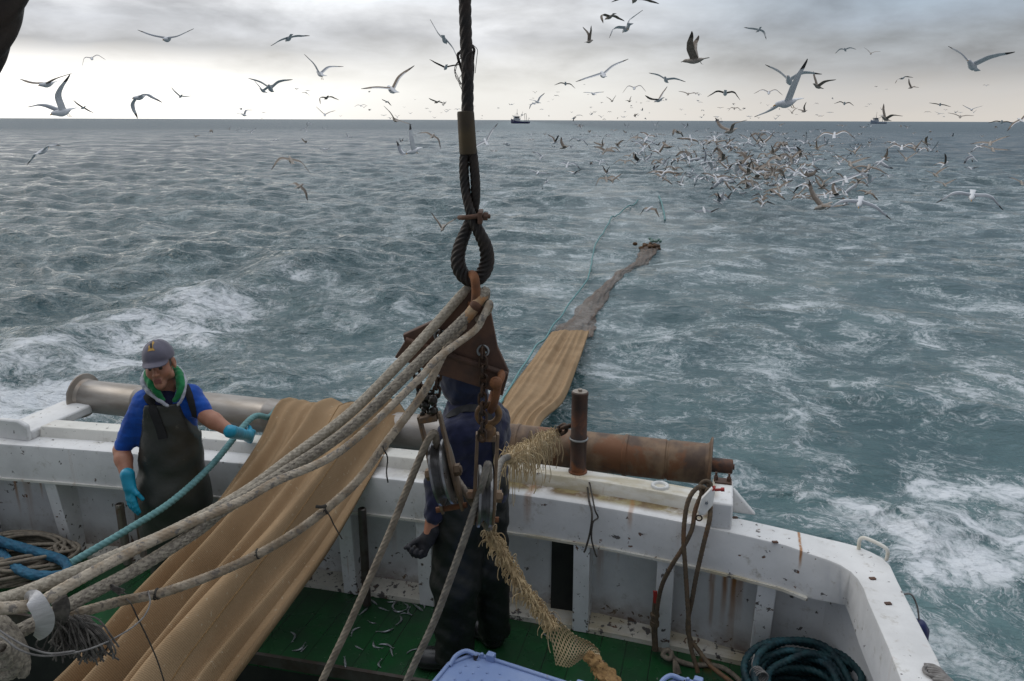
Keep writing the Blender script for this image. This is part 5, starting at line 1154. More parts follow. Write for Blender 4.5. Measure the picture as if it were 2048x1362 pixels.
    k1 = spline(ring([(335, 812, 3.885), (316, 798, 3.89), (298, 784, 3.905), (287, 768, 3.95), (288, 752, 4.01), (300, 738, 4.09), (330, 732, 4.12), (356, 738, 4.09), (367, 754, 4.02), (369, 774, 3.96), (365, 795, 3.915), (356, 810, 3.895)]), .01)
    mk = lambda p, r, r2: (lambda P: np.min([rc(P, p[i], p[i+1], r[min(i, len(r)-1)], r[min(i+1, len(r)-1)]) for i in range(len(p)-1)], 0)+wr(P, 50, .003, 3))
    rg = np.interp(np.linspace(0, 1, len(g1)), [0, .15, .3, .7, .85, 1], [.012, .023, .025, .025, .022, .012]); rk = np.interp(np.linspace(0, 1, len(k1)), [0, .15, .3, .7, .85, 1], [.010, .013, .015, .015, .012, .008])
    lo, hi = bounds(*g1, m=.05); solid('hood_lining', mk(g1, rg, 0), lo, hi, .006, 'hood_green', t)
    lo, hi = bounds(*k1, m=.05); solid('hood_edge', mk(k1, rk, 0), lo, hi, .006, 'hood_grey', t)
    c = nk+(.006, -.02, -.045); lo, hi = bounds(c, m=.16); solid('undershirt', lambda P: ell(P, c, (.072, .070, .085)), lo, hi, .008, 'shirt_navy', t)
    # cap
    def cap(P):
        q = ((P-Hc)@HM)/np.array([.90, 1, 1])
        dome = ell(q, (0, -.010, .040), (.087, .107, .090))
        d = smax(dome, .030-q[:, 2]+.10*q[:, 1]*0, .004)+.0012*np.cos(np.arctan2(q[:, 0], q[:, 1]+.01)*6)*(q[:, 2] > .05)
        x, y, z = q[:, 0], q[:, 1], q[:, 2]
        zb = .046-.36*(y-.07)-4.5*x*x; r = np.hypot(x/.074, np.maximum(y-.045, 0)/.092)
        br = np.maximum(np.abs(z-zb)-.0035, (r-1)*.07); br = np.maximum(br, .055-y)
        return smin(d, br*.85, .006)
    lo, hi = bounds(Hc+(0, 0, .04), m=.20); cp = solid('cap', cap, lo, hi, .0036, 'cap_grey', t)
    patch_on('emblem', cap, [(293, 683), (299, 685), (306, 682), (309, 685), (306, 690), (306, 695), (310, 701), (303, 701), (295, 703), (297, 696), (296, 689)], 'cap_yellow', cp, .0022)
    patch_on('emblem', cap, [(302, 684), (304.5, 689), (304.5, 694), (302, 697), (299.5, 694), (299.8, 689)], 'cap_black', cp, .0036)
    # gloves
    dR = np.array([.03, -.05, -.20]); dR /= np.linalg.norm(dR)
    gR = lambda P: U_(.02, hand(P, wR+dR*.02, dR, (.85, -.5, .12), (.10, .16, .14), .0115, .25, (.15, .75)), rc(P, wR-dR*.035, wR+dR*.03, .037, .031))+wr(P, 60, .0012, 2)
    lo, hi = bounds(wR-dR*.07, wR+dR*.2, m=.07); solid('glove', gR, lo, hi, .0036, 'glove_cyan', t)
    dL = gp-wL; dL = dL-(0, 0, .0); dL /= np.linalg.norm(dL); wl2 = gp-dL*.080+(0, -.036, .012)
    gL = lambda P: U_(.02, hand(P, wl2, dL, (.15, -.55, .80), (.22, .50, .55), .0112, .3, (.55, .6)), rc(P, wL-dL*.012, wl2, .036, .030))+wr(P, 60, .0012, 3)
    lo, hi = bounds(wL-dL*.07, gp, gp+(.06, .06, .0), m=.07); solid('glove', gL, lo, hi, .0036, 'glove_cyan', t)
    for L in (LR, LL):
        a = L[2]; bt = lambda P: smax(U_(.04, rc(P, a+(0, 0, .06), a+(0, -.02, -.06), .06, .05), rc(P, a+(0, -.02, -.058), a+(0, -.15, -.062), .046, .040)), .003-P[:, 2], .004)
        lo, hi = bounds(a, a+(0, -.16, -.1), m=.09); solid('boot', bt, lo, hi, .009, 'boot_black', t)
man_blue()

# --- the man in navy with his hood up, seen from behind, facing left and away
def man_navy():
    h = 3.56
    t = thing('person', (J(935, 1000, h)[0]*RT+h*FH)*[1, 1, 0], 'hooded man in navy jacket and black oilskin trousers, seen from behind under the plate', 'person')
    Hc = J(926, 752, h+.02); HM = hframe((-.80, .45, -.42))
    sL, sR = J(908, 868, h-.13), J(990, 838, h+.15); eL, eR = J(882, 966, h-.12), J(965, 930, h+.36); wL, wR = J(859, 1072, h-.15), J(905, 925, h+.48)
    chest, waist, hips = J(952, 875, h), J(948, 950, h), J(943, 1005, h); nk = J(940, 812, h+.02)
    fl, fr = atZ(908, 1338, 0), atZ(988, 1288, 0); fl = np.array([fl@RT, fl@FH, .10]); fr = np.array([fr@RT, fr@FH, .10])
    LL = [J(918, 1010, h-.07), (J(918, 1010, h-.07)+fl)/2+(0, -.01, 0), fl]; LR = [J(968, 1005, h+.06), (J(968, 1005, h+.06)+fr)/2, fr]
    def torso(P): return U_(.09, ell(P, chest, (.150, .150, .19)), ell(P, waist, (.145, .140, .19)), ell(P, hips, (.145, .14, .14)), rc(P, sL+(.03, .02, 0), sR+(-.03, -.02, 0), .062, .062), rc(P, nk, nk+(.01, 0, -.09), .075, .11))
    def body(P):
        a = U_(.02, rc(P, sL, eL, .046, .042), rc(P, eL, eL*.7+wL*.3, .042, .046), rc(P, eL*.7+wL*.3, wL, .046, .031)); b = U_(.02, rc(P, sR, eR, .046, .042), rc(P, eR, wR, .044, .031))
        return U_(.02, a, b, U_(.03, head(P, Hc, HM), rc(P, Hc+(.01, -.01, -.07), nk+(0, 0, -.03), .05, .056)), torso(P)+.035)
    lo, hi = bounds(sL, sR, eL, eR, wL, wR, Hc, hips, m=.17); solid('body', body, lo, hi, .0055, SKINS, t, head_pick(Hc, HM, .05))
    cuff = eL*.46+wL*.54
    def jacket(P):
        d = U_(.05, torso(P)-.014, rc(P, sL, eL, .074, .064), rc(P, eL, cuff, .064, .056), rc(P, sR, eR, .072, .062), rc(P, eR, wR, .062, .050))
        return smax(d+wr(P, 24, .008, 11)+wr(P, 60, .003, 12), hips[2]-.12-P[:, 2], .01)
    lo, hi = bounds(sL, sR, eL, eR, wR, cuff, hips, m=.22); solid('jacket', jacket, lo, hi, .0085, 'work_navy', t)
    def hood(P):
        q = (P-Hc)@HM
        d = U_(.05, ell(q, (0, -.012, .012), (.108, .135, .128)), rc(P, Hc+(.012, -.0, -.07), nk+(.012, -.01, -.02), .100, .098))+wr(P, 26, .006, 15)
        return smax(d, -ell(q, (0, .16, -.02), (.078, .12, .11)), .01)
    lo, hi = bounds(Hc, nk, m=.2); solid('hood', hood, lo, hi, .0075, 'hood_navy', t)
    def trousers(P):
        d = U_(.07, rc(P, LL[0], LL[1], .128, .112), rc(P, LL[1], LL[2], .112, .098), rc(P, LR[0], LR[1], .122, .100), rc(P, LR[1], LR[2], .100, .088), U_(.08, ell(P, waist+(0, 0, -.01), (.162, .156, .18)), ell(P, hips, (.162, .158, .16)))-.004)
        return smax(smax(d+wr(P, 15, .008, 21)+wr(P, 40, .002, 22), P[:, 2]-(waist[2]+.02), .012), .07-P[:, 2], .01)
    lo, hi = bounds(LL[2], LR[2], waist+(0, 0, .1), LL[0]-(.1, 0, 0), LR[0]+(.1, 0, 0), m=.24); solid('oilskin_trousers', trousers, lo, hi, .009, 'oilskin_black', t)
    both = lambda P: np.minimum(jacket(P), trousers(P))
    band('strap', both, [(893, 838), (908, 826), (928, 818), (950, 816), (972, 822)], .018, 'strap_black', t)
    band('strap', both, [(972, 822), (984, 850), (990, 890), (992, 930), (992, 955)], .018, 'strap_black', t)
    dL = wL-eL; dL /= np.linalg.norm(dL); dL = dL+np.array([-.35, 0, 0]); dL /= np.linalg.norm(dL)
    gl = lambda P: U_(.02, hand(P, wL+dL*.005, dL, (-.6, .6, .3), (.95, 1.1, .8), .0135, .0, (.7, .3)), rc(P, wL-dL*.045, wL+dL*.01, .038, .034))+wr(P, 60, .0015, 2)
    lo, hi = bounds(wL-dL*.06, wL+dL*.2, m=.08); solid('glove', gl, lo, hi, .004, 'glove_black', t)
    dR = wR-eR; dR /= np.linalg.norm(dR)
    gr_ = lambda P: U_(.02, hand(P, wR, dR, (0, -.3, .9), (.6, .8, .6), .012), rc(P, wR-dR*.05, wR, .038, .034))
    lo, hi = bounds(wR-dR*.06, wR+dR*.2, m=.08); solid('glove', gr_, lo, hi, .005, 'glove_black', t)
    for a, f in ((fl, (-.13, .02, 0)), (fr, (-.11, .09, 0))):
        f = np.array(f)*1.15; bt = lambda P: smax(U_(.035, rc(P, a+(0, 0, .10), a-(0, 0, .055), .068, .058), rc(P, a+f*.1-(0, 0, .052), a+f-(0, 0, .055), .052, .046), ell(P, a+f*.85-(0, 0, .045), (.075, .058, .05))), .004-P[:, 2], .004)
        lo, hi = bounds(a, a+f*1.3, m=.11); solid('boot', bt, lo, hi, .007, 'boot_black', t)
man_navy()
# ---------------------------------------------------------------- gulls
GM = {'adult': ['gull_white', 'gull_grey', 'gull_black', 'gull_white', 'gull_yellow'], 'young': ['gull_buff', 'gull_brown', 'gull_brown_dark', 'gull_brown', 'gull_brown_dark'], 'dark': ['gull_white', 'gull_brown', 'gull_brown_dark', 'gull_brown_dark', 'gull_yellow']}
def gull_mesh(left, right, plum='adult', legs=False, fan=.06, name='gull'):
    """body along +Y (head), wings to -X (left) and +X (right); left / right = (inner, outer) wing angle in degrees above level"""
    th = np.linspace(0, 2*np.pi, 12, endpoint=False); mb = MB()
    st = [(-.30, fan, .004, .016), (-.285, fan*1.02, .006, .016), (-.19, .042, .013, .012), (-.14, .046, .034, .004), (-.06, .060, .054, -.004), (.02, .066, .062, -.004), (.09, .056, .056, .004), (.145, .040, .043, .014), (.185, .036, .038, .022), (.215, .033, .034, .025), (.240, .022, .023, .023), (.252, .011, .012, .020)]
    mb.loft([np.column_stack([rx*np.cos(th), np.full(12, y), zc+rz*np.sin(th)]) for y, rx, rz, zc in st], mi=0)
    mb.loft([np.column_stack([rx*np.cos(th[::2]), np.full(6, y), zc+rz*np.sin(th[::2])]) for y, rx, rz, zc in [(.250, .0085, .010, .020), (.275, .007, .009, .017), (.296, .004, .006, .012), (.302, .001, .002, .008)]], mi=4)
    for s in (-1, 1): mb.ball((s*.026, .222, .034), .0045, 6, 5, mi=2)
    for s, (ai, ao) in ((-1, left), (1, right)):
        a, b = R(ai), R(ao); p = np.array([.030, .028]); rings = []; ups = []
        bent = np.clip(abs(ai-ao)/90, 0, 1)
        for k in range(15):
            t = k/14
            an = a+(b-a)*float(np.clip((t-.28)/.30, 0, 1))**1.0*(1 if True else 0)
            if k: p = p+np.array([math.cos(an), math.sin(an)])*(.64/14)
            ch = np.interp(t, [0, .12, .42, .60, .80, .93, 1], [.170, .170, .165, .140, .098, .052, .014]); sw = np.interp(t, [0, .40, .65, 1], [.045, .085+.03*bent, .055, -.07-.05*bent])
            lead = sw+.045; nrm = np.array([-math.sin(an), math.cos(an)]); thk = np.interp(t, [0, .4, 1], [.026, .018, .007])
            prof = [(0, 0), (.12, .9), (.35, 1.), (.7, .45), (1., .05), (.7, -.12), (.3, -.35), (.1, -.4)]
            rings.append(np.array([(s*(p[0]+nrm[0]*z*thk), lead-c*ch, p[1]+nrm[1]*z*thk) for c, z in prof]))
        n = 8; V = np.vstack(rings); F = []; mi = []
        for i in range(14):
            for j in range(n):
                q = (i*n+j, i*n+(j+1) % n, (i+1)*n+(j+1) % n, (i+1)*n+j); F.append(q if s < 0 else q[::-1])
                top = j < 4; tip = i >= 11
                mi.append(2 if tip else ((1 if not (j == 3 and i < 9) else 0) if top else (3 if i < 11 else 2)))
        k0 = mb.n; mb.v.append(V); mb.f += [tuple(x+k0 for x in q) for q in F]; mb.m += mi; mb.n += len(V)
    if legs:
        for s in (-1, 1):
            mb.tube([(s*.018, -.10, -.03), (s*.020, -.135, -.085)], .005, 6, mi=4); mb.prism([(s*.02-.012, -.165, -.100), (s*.02+.012, -.165, -.100), (s*.02+.003, -.13, -.084), (s*.02-.003, -.13, -.084)], (0, 0, -.004), mi=4)
    return mb.obj(name, [M_[m] for m in GM[plum]], None, 50)
def sit_mesh(plum):
    th = np.linspace(0, 2*np.pi, 12, endpoint=False); mb = MB()
    st = [(-.27, .008, .012, .075), (-.22, .035, .020, .068), (-.12, .075, .050, .045), (-.0, .088, .065, .035), (.10, .070, .060, .045), (.15, .045, .050, .075), (.165, .037, .045, .115), (.185, .034, .035, .145), (.215, .024, .024, .145), (.23, .01, .012, .14)]
    v0 = mb.n; mb.loft([np.column_stack([rx*np.cos(th), np.full(12, y)+.0*np.sin(th), zc+rz*np.sin(th)]) for y, rx, rz, zc in st], mi=0)
    for i in range(4):
        for j in range(12):
            if 0 <= j <= 5: mb.m[i*12+j] = 1
    mb.ball((0, .19, .148), (.034, .04, .034), 10, 8); mb.loft([np.column_stack([r*np.cos(th[::2]), np.full(6, y), .14+r*np.sin(th[::2])]) for y, r in [(.225, .009), (.27, .005), (.275, .001)]], mi=4)
    for s in (-1, 1): mb.prism([(s*.05, -.16, .08), (s*.03, -.34, .095), (s*.015, -.18, .10)], (0, 0, .012), mi=2)
    return mb.obj('gull', [M_[m] for m in GM[plum]], None, 60)
WATER_Z = lambda p: SEA+float(sea_height(np.array([p[:2]]), np.array([.3]))[0][0])
def place_gull(o, px, py, L, yaw, label, pitch=0., roll=0., group='gulls flying round the net'):
    d = 1569*.64/L; o.location = atD(px, py, d); o.rotation_mode = 'YXZ'
    az = math.atan2(-(ray(px, py)[0]), ray(px, py)[1])
    o.rotation_euler = (R(pitch), R(roll), az+R(yaw)); return tag(o, label, 'gull', group)
# px, py, half span in px, image-left wing (inner, outer), image-right wing, heading (0 away, 180 towards us, 90 to the left), plumage, legs, label
HERO = [
 (333,85,55,(8,12),(14,28),160,'adult',0,'pale gull gliding high at the left, wings nearly level'),
 (580,94,43,(-14,-30),(16,-6),20,'adult',0,'slender tilted gull high in the sky at left, wings drooping to the left'),
 (187,129,27,(12,-62),(28,-38),0,'dark',0,'small dark gull with both wing tips drooped, high at the far left'),
 (92,176,58,(2,10),(22,16),120,'dark',0,'gull with brown wings gliding just above the big gull with hanging yellow legs'),
 (120,239,78,(30,-8),(84,48),110,'adult',1,'largest gull at the left horizon, yellow legs hanging down'),
 (168,226,21,(42,38),(-28,-32),30,'dark',0,'small banking gull just right of the big gull with the yellow legs'),
 (290,238,50,(-40,-82),(16,-42),110,'adult',0,'gull on the left horizon with one black tipped wing pointing straight down'),
 (362,196,22,(52,48),(0,2),20,'adult',0,'tiny gull in the bright sky with one wing up and one level'),
 (541,181,46,(38,26),(34,10),170,'adult',0,'gull flapping in the bright sky, nearer of an overlapping pair'),
 (525,184,30,(46,40),(30,26),150,'adult',0,'gull partly behind another in the bright sky, farther of the pair'),
 (641,156,48,(62,38),(38,6),20,'adult',1,'gull with one wing swept high left and feet dangling, over the bright strip of sky'),
 (612,193,10,(20,-30),(-30,-60),0,'dark',0,'tiny dark gull below the gull with dangling feet'),
 (655,210,26,(10,-78),(16,-34),20,'young',0,'brown gull with its left wing hanging down, on the horizon left of the ropes'),
 (486,232,22,(2,12),(64,8),60,'adult',0,'small gull touching the left horizon with one wing raised'),
 (780,186,62,(8,2),(56,36),20,'dark',0,'gull with brown underwings flying away, just left of the black wire'),
 (96,329,48,(-26,-46),(36,2),-60,'adult',0,'grey winged gull gliding low over the water at the far left'),
 (582,346,46,(10,-48),(-18,-54),10,'young',0,'brown gull with arched wings skimming the water in the left middle'),
 (606,399,32,(24,-20),(-56,-74),-40,'young',0,'brown gull diving to the water with one wing hanging down'),
 (459,417,16,(60,40),(0,-10),-50,'young',0,'little brown gull just above the waves left of the diving one'),
 (822,312,52,(-24,52),(84,94),120,'adult',1,'bright white gull with one wing straight up, over the water left of the metal ferrule'),
 (885,462,38,(62,46),(54,34),170,'young',0,'pale brown gull flapping with raised wings right beside the loop of the wire'),
 (886,118,48,(42,54),(-42,-60),-10,'adult',0,'gull banking steeply with spread wings next to the black wire'),
 (892,140,33,(36,30),(12,-2),10,'dark',0,'smaller gull just under the steeply banking one by the wire'),
 (968,306,42,(-30,-40),(66,58),10,'adult',0,'white gull seen partly behind the metal ferrule'),
 (790,246,36,(54,36),(-16,-10),20,'young',0,'brownish gull crossing the horizon left of the wire with its tail to us'),
 (868,296,30,(30,0),(-40,-78),-20,'young',0,'gull with a hanging right wing between the white gull and the ferrule'),
 (873,207,20,(20,10),(10,-20),60,'young',0,'small brown gull in the bright sky just left of the wire'),
 (775,213,13,(30,20),(-20,-70),40,'dark',0,'tiny dark gull under the gull with brown underwings'),
 (722,213,13,(20,-20),(20,-20),0,'dark',0,'tiny gull on the bright sky near the horizon left of the wire'),
 (650,232,22,(40,44),(30,24),0,'dark',0,'small dark gull on the horizon in a shallow V'),
 (1270,15,49,(20,-26),(-2,-32),10,'young',0,'dark brown gull at the very top of the sky right of the wire'),
 (1181,86,30,(96,62),(80,60),-75,'young',0,'mottled brown gull flying right with raised wings, top right of the wire'),
 (1220,51,36,(22,-76),(14,-34),60,'young',0,'brown gull half behind the white one with a fanned tail'),
 (1250,82,50,(6,-62),(72,34),20,'adult',1,'white gull with fanned tail and one wing up, top right of the wire'),
 (1204,160,54,(-16,-12),(38,24),10,'adult',0,'white gull flying away with wings tilted, right of the wire under the clouds'),
 (1386,132,60,(50,58),(62,46),80,'young',1,'young brown gull flying left in profile with both wings raised and feet out'),
 (1515,81,29,(14,0),(-14,-86),20,'adult',0,'gull under the dark cloud with its right wing pointing straight down'),
 (1331,163,38,(26,14),(6,-10),170,'adult',0,'pale gull gliding under the clouds with shallow raised wings'),
 (1690,103,20,(14,-34),(12,-20),170,'adult',0,'small white gull with drooped wing tips under the dark cloud'),
 (1742,109,17,(46,40),(22,4),0,'young',0,'small brown gull in a lopsided V under the dark cloud'),
 (1945,137,70,(54,40),(16,8),160,'adult',0,'large white gull at the right under the clouds, left wing swept up'),
 (1578,166,60,(42,32),(28,-4),170,'adult',0,'white gull facing us with a long left wing, above the biggest white gull'),
 (1634,176,37,(62,52),(28,12),120,'young',0,'brown winged gull just right of the long winged white gull'),
 (1805,168,21,(-16,-48),(22,-18),30,'dark',0,'dark gull with bent wings alone in the sky at the right'),
 (1566,238,88,(-32,-16),(58,64),105,'adult',1,'biggest white gull, one wing raised high, above the dense flock'),
 (1448,200,38,(16,-46),(22,-54),0,'dark',0,'dark winged gull in an M shape above the flock'),
 (1537,190,29,(26,-22),(24,-36),0,'dark',0,'dark gull in an M shape, left of the biggest white gull'),
 (1315,205,34,(6,18),(46,50),60,'dark',0,'dark gull with its right wing raised, in the sky left of the flock'),
 (1268,185,27,(20,-52),(26,-44),0,'dark',0,'dark gull with arched wings and drooped tips, right of the far blue boat'),
 (1130,177,23,(12,-32),(6,-46),0,'dark',0,'small gull with drooping wings in the sky above the far blue boat'),
 (1185,190,23,(6,2),(10,10),30,'adult',0,'small gull with flat wings in the sky right of the far blue boat'),
 (1072,206,22,(6,2),(66,54),90,'adult',0,'gull beside the mast of the far blue boat with one wing raised'),
 (1066,218,16,(-30,-60),(10,-2),60,'adult',0,'gull right beside the gantry of the far blue boat, lower of the pair'),
 (1688,212,21,(30,-34),(26,-40),0,'dark',0,'dark M shaped gull near the horizon right of the biggest white gull'),
 (1770,241,34,(62,60),(28,0),120,'young',0,'brown winged gull with left wing swept up, crossing the right horizon'),
 (1880,217,20,(24,10),(-10,-30),0,'dark',0,'small dark gull above the right horizon'),
 (1920,236,23,(24,14),(12,2),0,'young',0,'brown gull gliding on the right horizon, left of the far pale boat'),
 (1943,222,19,(34,30),(26,10),170,'adult',0,'small pale gull in a V high over the far pale boat'),
 (2002,250,24,(10,-30),(14,-22),0,'dark',0,'gull with drooping wings on the far right horizon'),
 (2032,262,30,(-40,-56),(58,40),30,'dark',0,'dark gull cut by the right edge of the picture at the horizon'),
 (1715,441,70,(8,-40),(-14,-46),178,'adult',0,'large white gull flying at us with bowed wings, low at the right middle'),
 (1938,420,70,(12,-48),(10,-52),180,'adult',0,'large white gull flying at us with arched wings near the right edge'),
 (1645,421,58,(56,62),(4,6),120,'young',0,'brown gull with one wing raised over the water, left of the large white one'),
 (1668,281,42,(14,-40),(24,-34),0,'dark',0,'dark gull with wide arched wings over the right of the flock'),
 (1868,352,26,(24,20),(44,40),30,'young',0,'brown gull alone over the water at the right, upper of two'),
 (1888,371,22,(28,20),(20,36),20,'young',0,'brown gull alone over the water at the right, lower of two'),
 (2040,380,28,(30,24),(-30,-40),10,'young',0,'brown gull cut by the right edge above the bowed white gull'),
 (1985,302,30,(20,12),(-6,2),10,'young',0,'brown gull gliding over the water near the right edge'),
 (1980,290,34,(6,-4),(26,22),0,'young',0,'brown gull with wings spread flat, behind another near the right edge'),
 (1803,300,32,(20,-34),(30,-18),0,'dark',0,'dark gull with wings arched over the water, right of the flock'),
 (1812,321,27,(44,46),(40,44),0,'young',0,'gull in a clear V low over the water right of the flock'),
 (1700,331,38,(36,30),(20,24),10,'young',0,'pale brown gull with wings in a wide V at the right of the flock'),
 (1458,268,44,(20,40),(58,12),100,'young',0,'brown gull flapping on the far side of the flock under the biggest white gull'),
 (1735,350,40,(10,-30),(-6,-34),178,'young',0,'brown gull flying at us with level wings right of the flock'),
 (1590,372,40,(10,4),(-30,-50),60,'adult',0,'white and grey gull with a hanging right wing at the near edge of the flock'),
 (1690,370,42,(-16,-22),(16,22),10,'adult',0,'white gull with wings tilted up to the right at the near right of the flock'),
 (1075,350,24,(30,10),(10,-14),170,'adult',0,'white gull low over the water right of the wire eye'),
 (1250,330,24,(20,-30),(10,-40),0,'young',0,'brown gull low over the water, left of the flock'),
]
nmirror = lambda a, b, yaw: (b, a) if 90 < (yaw % 360) < 270 else (a, b)
hg_ = np.random.default_rng(8)
for px, py, L, wl, wr_, yaw, pl, lg, lab in HERO:
    if 60 <= abs(yaw) <= 120 and 'profile' not in lab: yaw = math.copysign(142 if abs(yaw) > 90 else 38, yaw)
    l, r_ = nmirror(wl, wr_, yaw)
    place_gull(gull_mesh(l, r_, pl, bool(lg), .085 if 'fan' in lab or lg else .05), px, py, L, yaw, lab, pitch=(1 if math.cos(R(yaw)) > 0 else -1)*(16 if py > 250 else hg_.choice((-17, 13)))*abs(math.cos(R(yaw)))**.5, roll=hg_.normal(0, 3))
# the dense flock: a pool of poses, each bird its own object
fr_ = np.random.default_rng(12); POOL = []
for pl in ('adult', 'young', 'dark'):
    for a, b in [((20, -30), (24, -34)), ((50, 42), (46, 40)), ((14, 6), (18, 10)), ((70, 50), (40, 20)), ((-10, -40), (-14, -50)), ((30, 0), (60, 56)), ((6, -60), (20, -30))]:
        POOL.append((pl, (a, b), None))
KIND = {'adult': 'white and grey', 'young': 'pale brown', 'dark': 'white with dark brown wings'}
pool_obj = {}
def flock_bird(px, py, L, zone):
    i = int(fr_.choice(len(POOL), p=np.array([1.6 if p[0] == 'adult' else (1.2 if p[0] == 'young' else .65) for p in POOL])/sum(1.6 if p[0] == 'adult' else (1.2 if p[0] == 'young' else .65) for p in POOL)))
    pl, (a, b), _ = POOL[i]
    if i in pool_obj: o = pool_obj[i].copy(); COL.objects.link(o)
    else: o = pool_obj[i] = gull_mesh(a, b, pl, False, .05)
    d = 1569*.64/L; p = atD(px, py, d)
    if p[2] < SEA+.5:                                      # keep it above the water
        v = ray(px, py); d = (SEA+.6-EYE)/v[2]; L = 1569*.64/d
    g = {'core': 'gulls in the dense flock over the net end', 'wide': 'gulls scattered round the flock', 'left': 'far gulls over the left water', 'sky': 'small gulls above the horizon'}[zone]
    lab = {'core': 'small %s gull flying low in the dense flock', 'wide': 'small %s gull scattered over the water round the flock', 'left': 'distant %s gull low over the water left of the wire', 'sky': 'tiny distant %s gull in the sky above the right horizon'}[zone] % KIND[pl]
    yw = fr_.choice((0, 180))+fr_.normal(0, 42)
    place_gull(o, px, py, L, yw, lab, (22 if math.cos(R(yw)) > 0 else -22)+fr_.normal(0, 12), fr_.normal(0, 14), g)
n = 0
while n < 105:
    x, y = 1510+fr_.normal(0, 100), 338+fr_.normal(0, 36)
    if 262 < y < 392: flock_bird(x, y+.10*(x-1475), np.interp(y, [262, 390], [20, 31])*fr_.uniform(.85, 1.25), 'core'); n += 1
n = 0
while n < 74:
    x, y = 1480+fr_.normal(0, 230), 285+abs(fr_.normal(0, 40))
    if 1010 < x < 1990 and y < 395: flock_bird(x, y, np.interp(y, [250, 400], [16, 28])*fr_.uniform(.75, 1.3), 'wide'); n += 1
for k in range(12): flock_bird(fr_.uniform(380, 900), 250+abs(fr_.normal(0, 30)), fr_.uniform(7, 13), 'left')
for k in range(10): flock_bird(1480+fr_.normal(0, 220), fr_.uniform(170, 246), fr_.uniform(7, 20), 'sky')
sit = {p: sit_mesh(p) for p in ('adult', 'young')}; used_ = set()
for k in range(24):
    pl = 'adult' if fr_.random() < .6 else 'young'
    o = sit[pl] if pl not in used_ else sit[pl].copy()
    if pl in used_: COL.objects.link(o)
    used_.add(pl)
    if k < 19: x, y, z_ = 1470+fr_.normal(0, 62), 368+fr_.normal(0, 9)+.0, 'core'
    elif k < 21: x, y, z_ = fr_.uniform(1330, 1370), fr_.uniform(346, 366), 'core'
    else: x, y, z_ = fr_.uniform(540, 640), fr_.uniform(252, 300), 'left'
    p = atZ(x, y+(x-1470)*.09, SEA); p[2] = WATER_Z(p)-.02; o.location = p; o.rotation_euler = (0, 0, fr_.uniform(0, 6.28))
    tag(o, ('%s gull sitting on the water under the dense flock' if z_ == 'core' else '%s gull sitting on the far water left of the wire') % ('white and grey' if pl == 'adult' else 'brown'), 'gull', 'gulls sitting on the water')
# the rest of the cloud of gulls, too small and too many to count: one object
mb = MB()
for k in range(330):
    if k < 60: x, y, L = 1500+fr_.normal(0, 90), 335+fr_.normal(0, 35), fr_.uniform(9, 17)
    elif k < 210: x, y, L = 1480+fr_.normal(0, 260), 250+abs(fr_.normal(0, 38)), fr_.uniform(5, 12)
    else: x, y, L = 1250+fr_.normal(0, 380), 238-abs(fr_.normal(0, 26)), fr_.uniform(3, 8)
    if not 380 < x < 2040: continue
    v = ray(x, y); d = FPX*.64/L
    if v[2] < 0: d = min(d, (SEA+.5-EYE)/v[2])
    c = CAM+v*d; yw = fr_.choice((0, np.pi))+fr_.normal(0, .7)+YAW; f = np.array([-math.sin(yw), math.cos(yw), 0]); w = np.array([f[1], -f[0], 0]); up = np.array([0, 0, 1.])
    sg = 1. if f@FH > 0 else -1.; n_ = up*math.cos(.38)-f*math.sin(.38)*sg; f2 = f*math.cos(.38)+up*math.sin(.38)*sg; a, b = R(fr_.uniform(-15, 60)), R(fr_.uniform(-55, 55)); br = int(fr_.random() < .5)
    mb.ball(c, (.07, .07, .06), 6, 5, mi=0); mb.tube([c-f2*.28, c-f2*.1, c+f2*.12, c+f2*.26], [.02, .055, .05, .012], 6, mi=0)
    for s in (-1, 1):
        e = c+w*s*.28*math.cos(a)+n_*.28*math.sin(a); tp = e+w*s*.36*math.cos(b)+n_*.36*math.sin(b)-f2*.08
        for q, mi in (([c+f2*.10, e+f2*.12, e-f2*.03, c-f2*.08], 1+br), ([e+f2*.12, tp+f2*.01, tp-f2*.015, e-f2*.03], 1+br if fr_.random() < .4 else 3)): mb.prism(q, n_*.012, mi=mi)
o = mb.obj('gull_flock', [M_['gull_white'], M_['gull_grey'], M_['gull_brown'], M_['gull_black']], None, 0); o['kind'] = 'stuff'
tag(o, 'cloud of countless tiny gulls round and behind the dense flock', 'gulls')
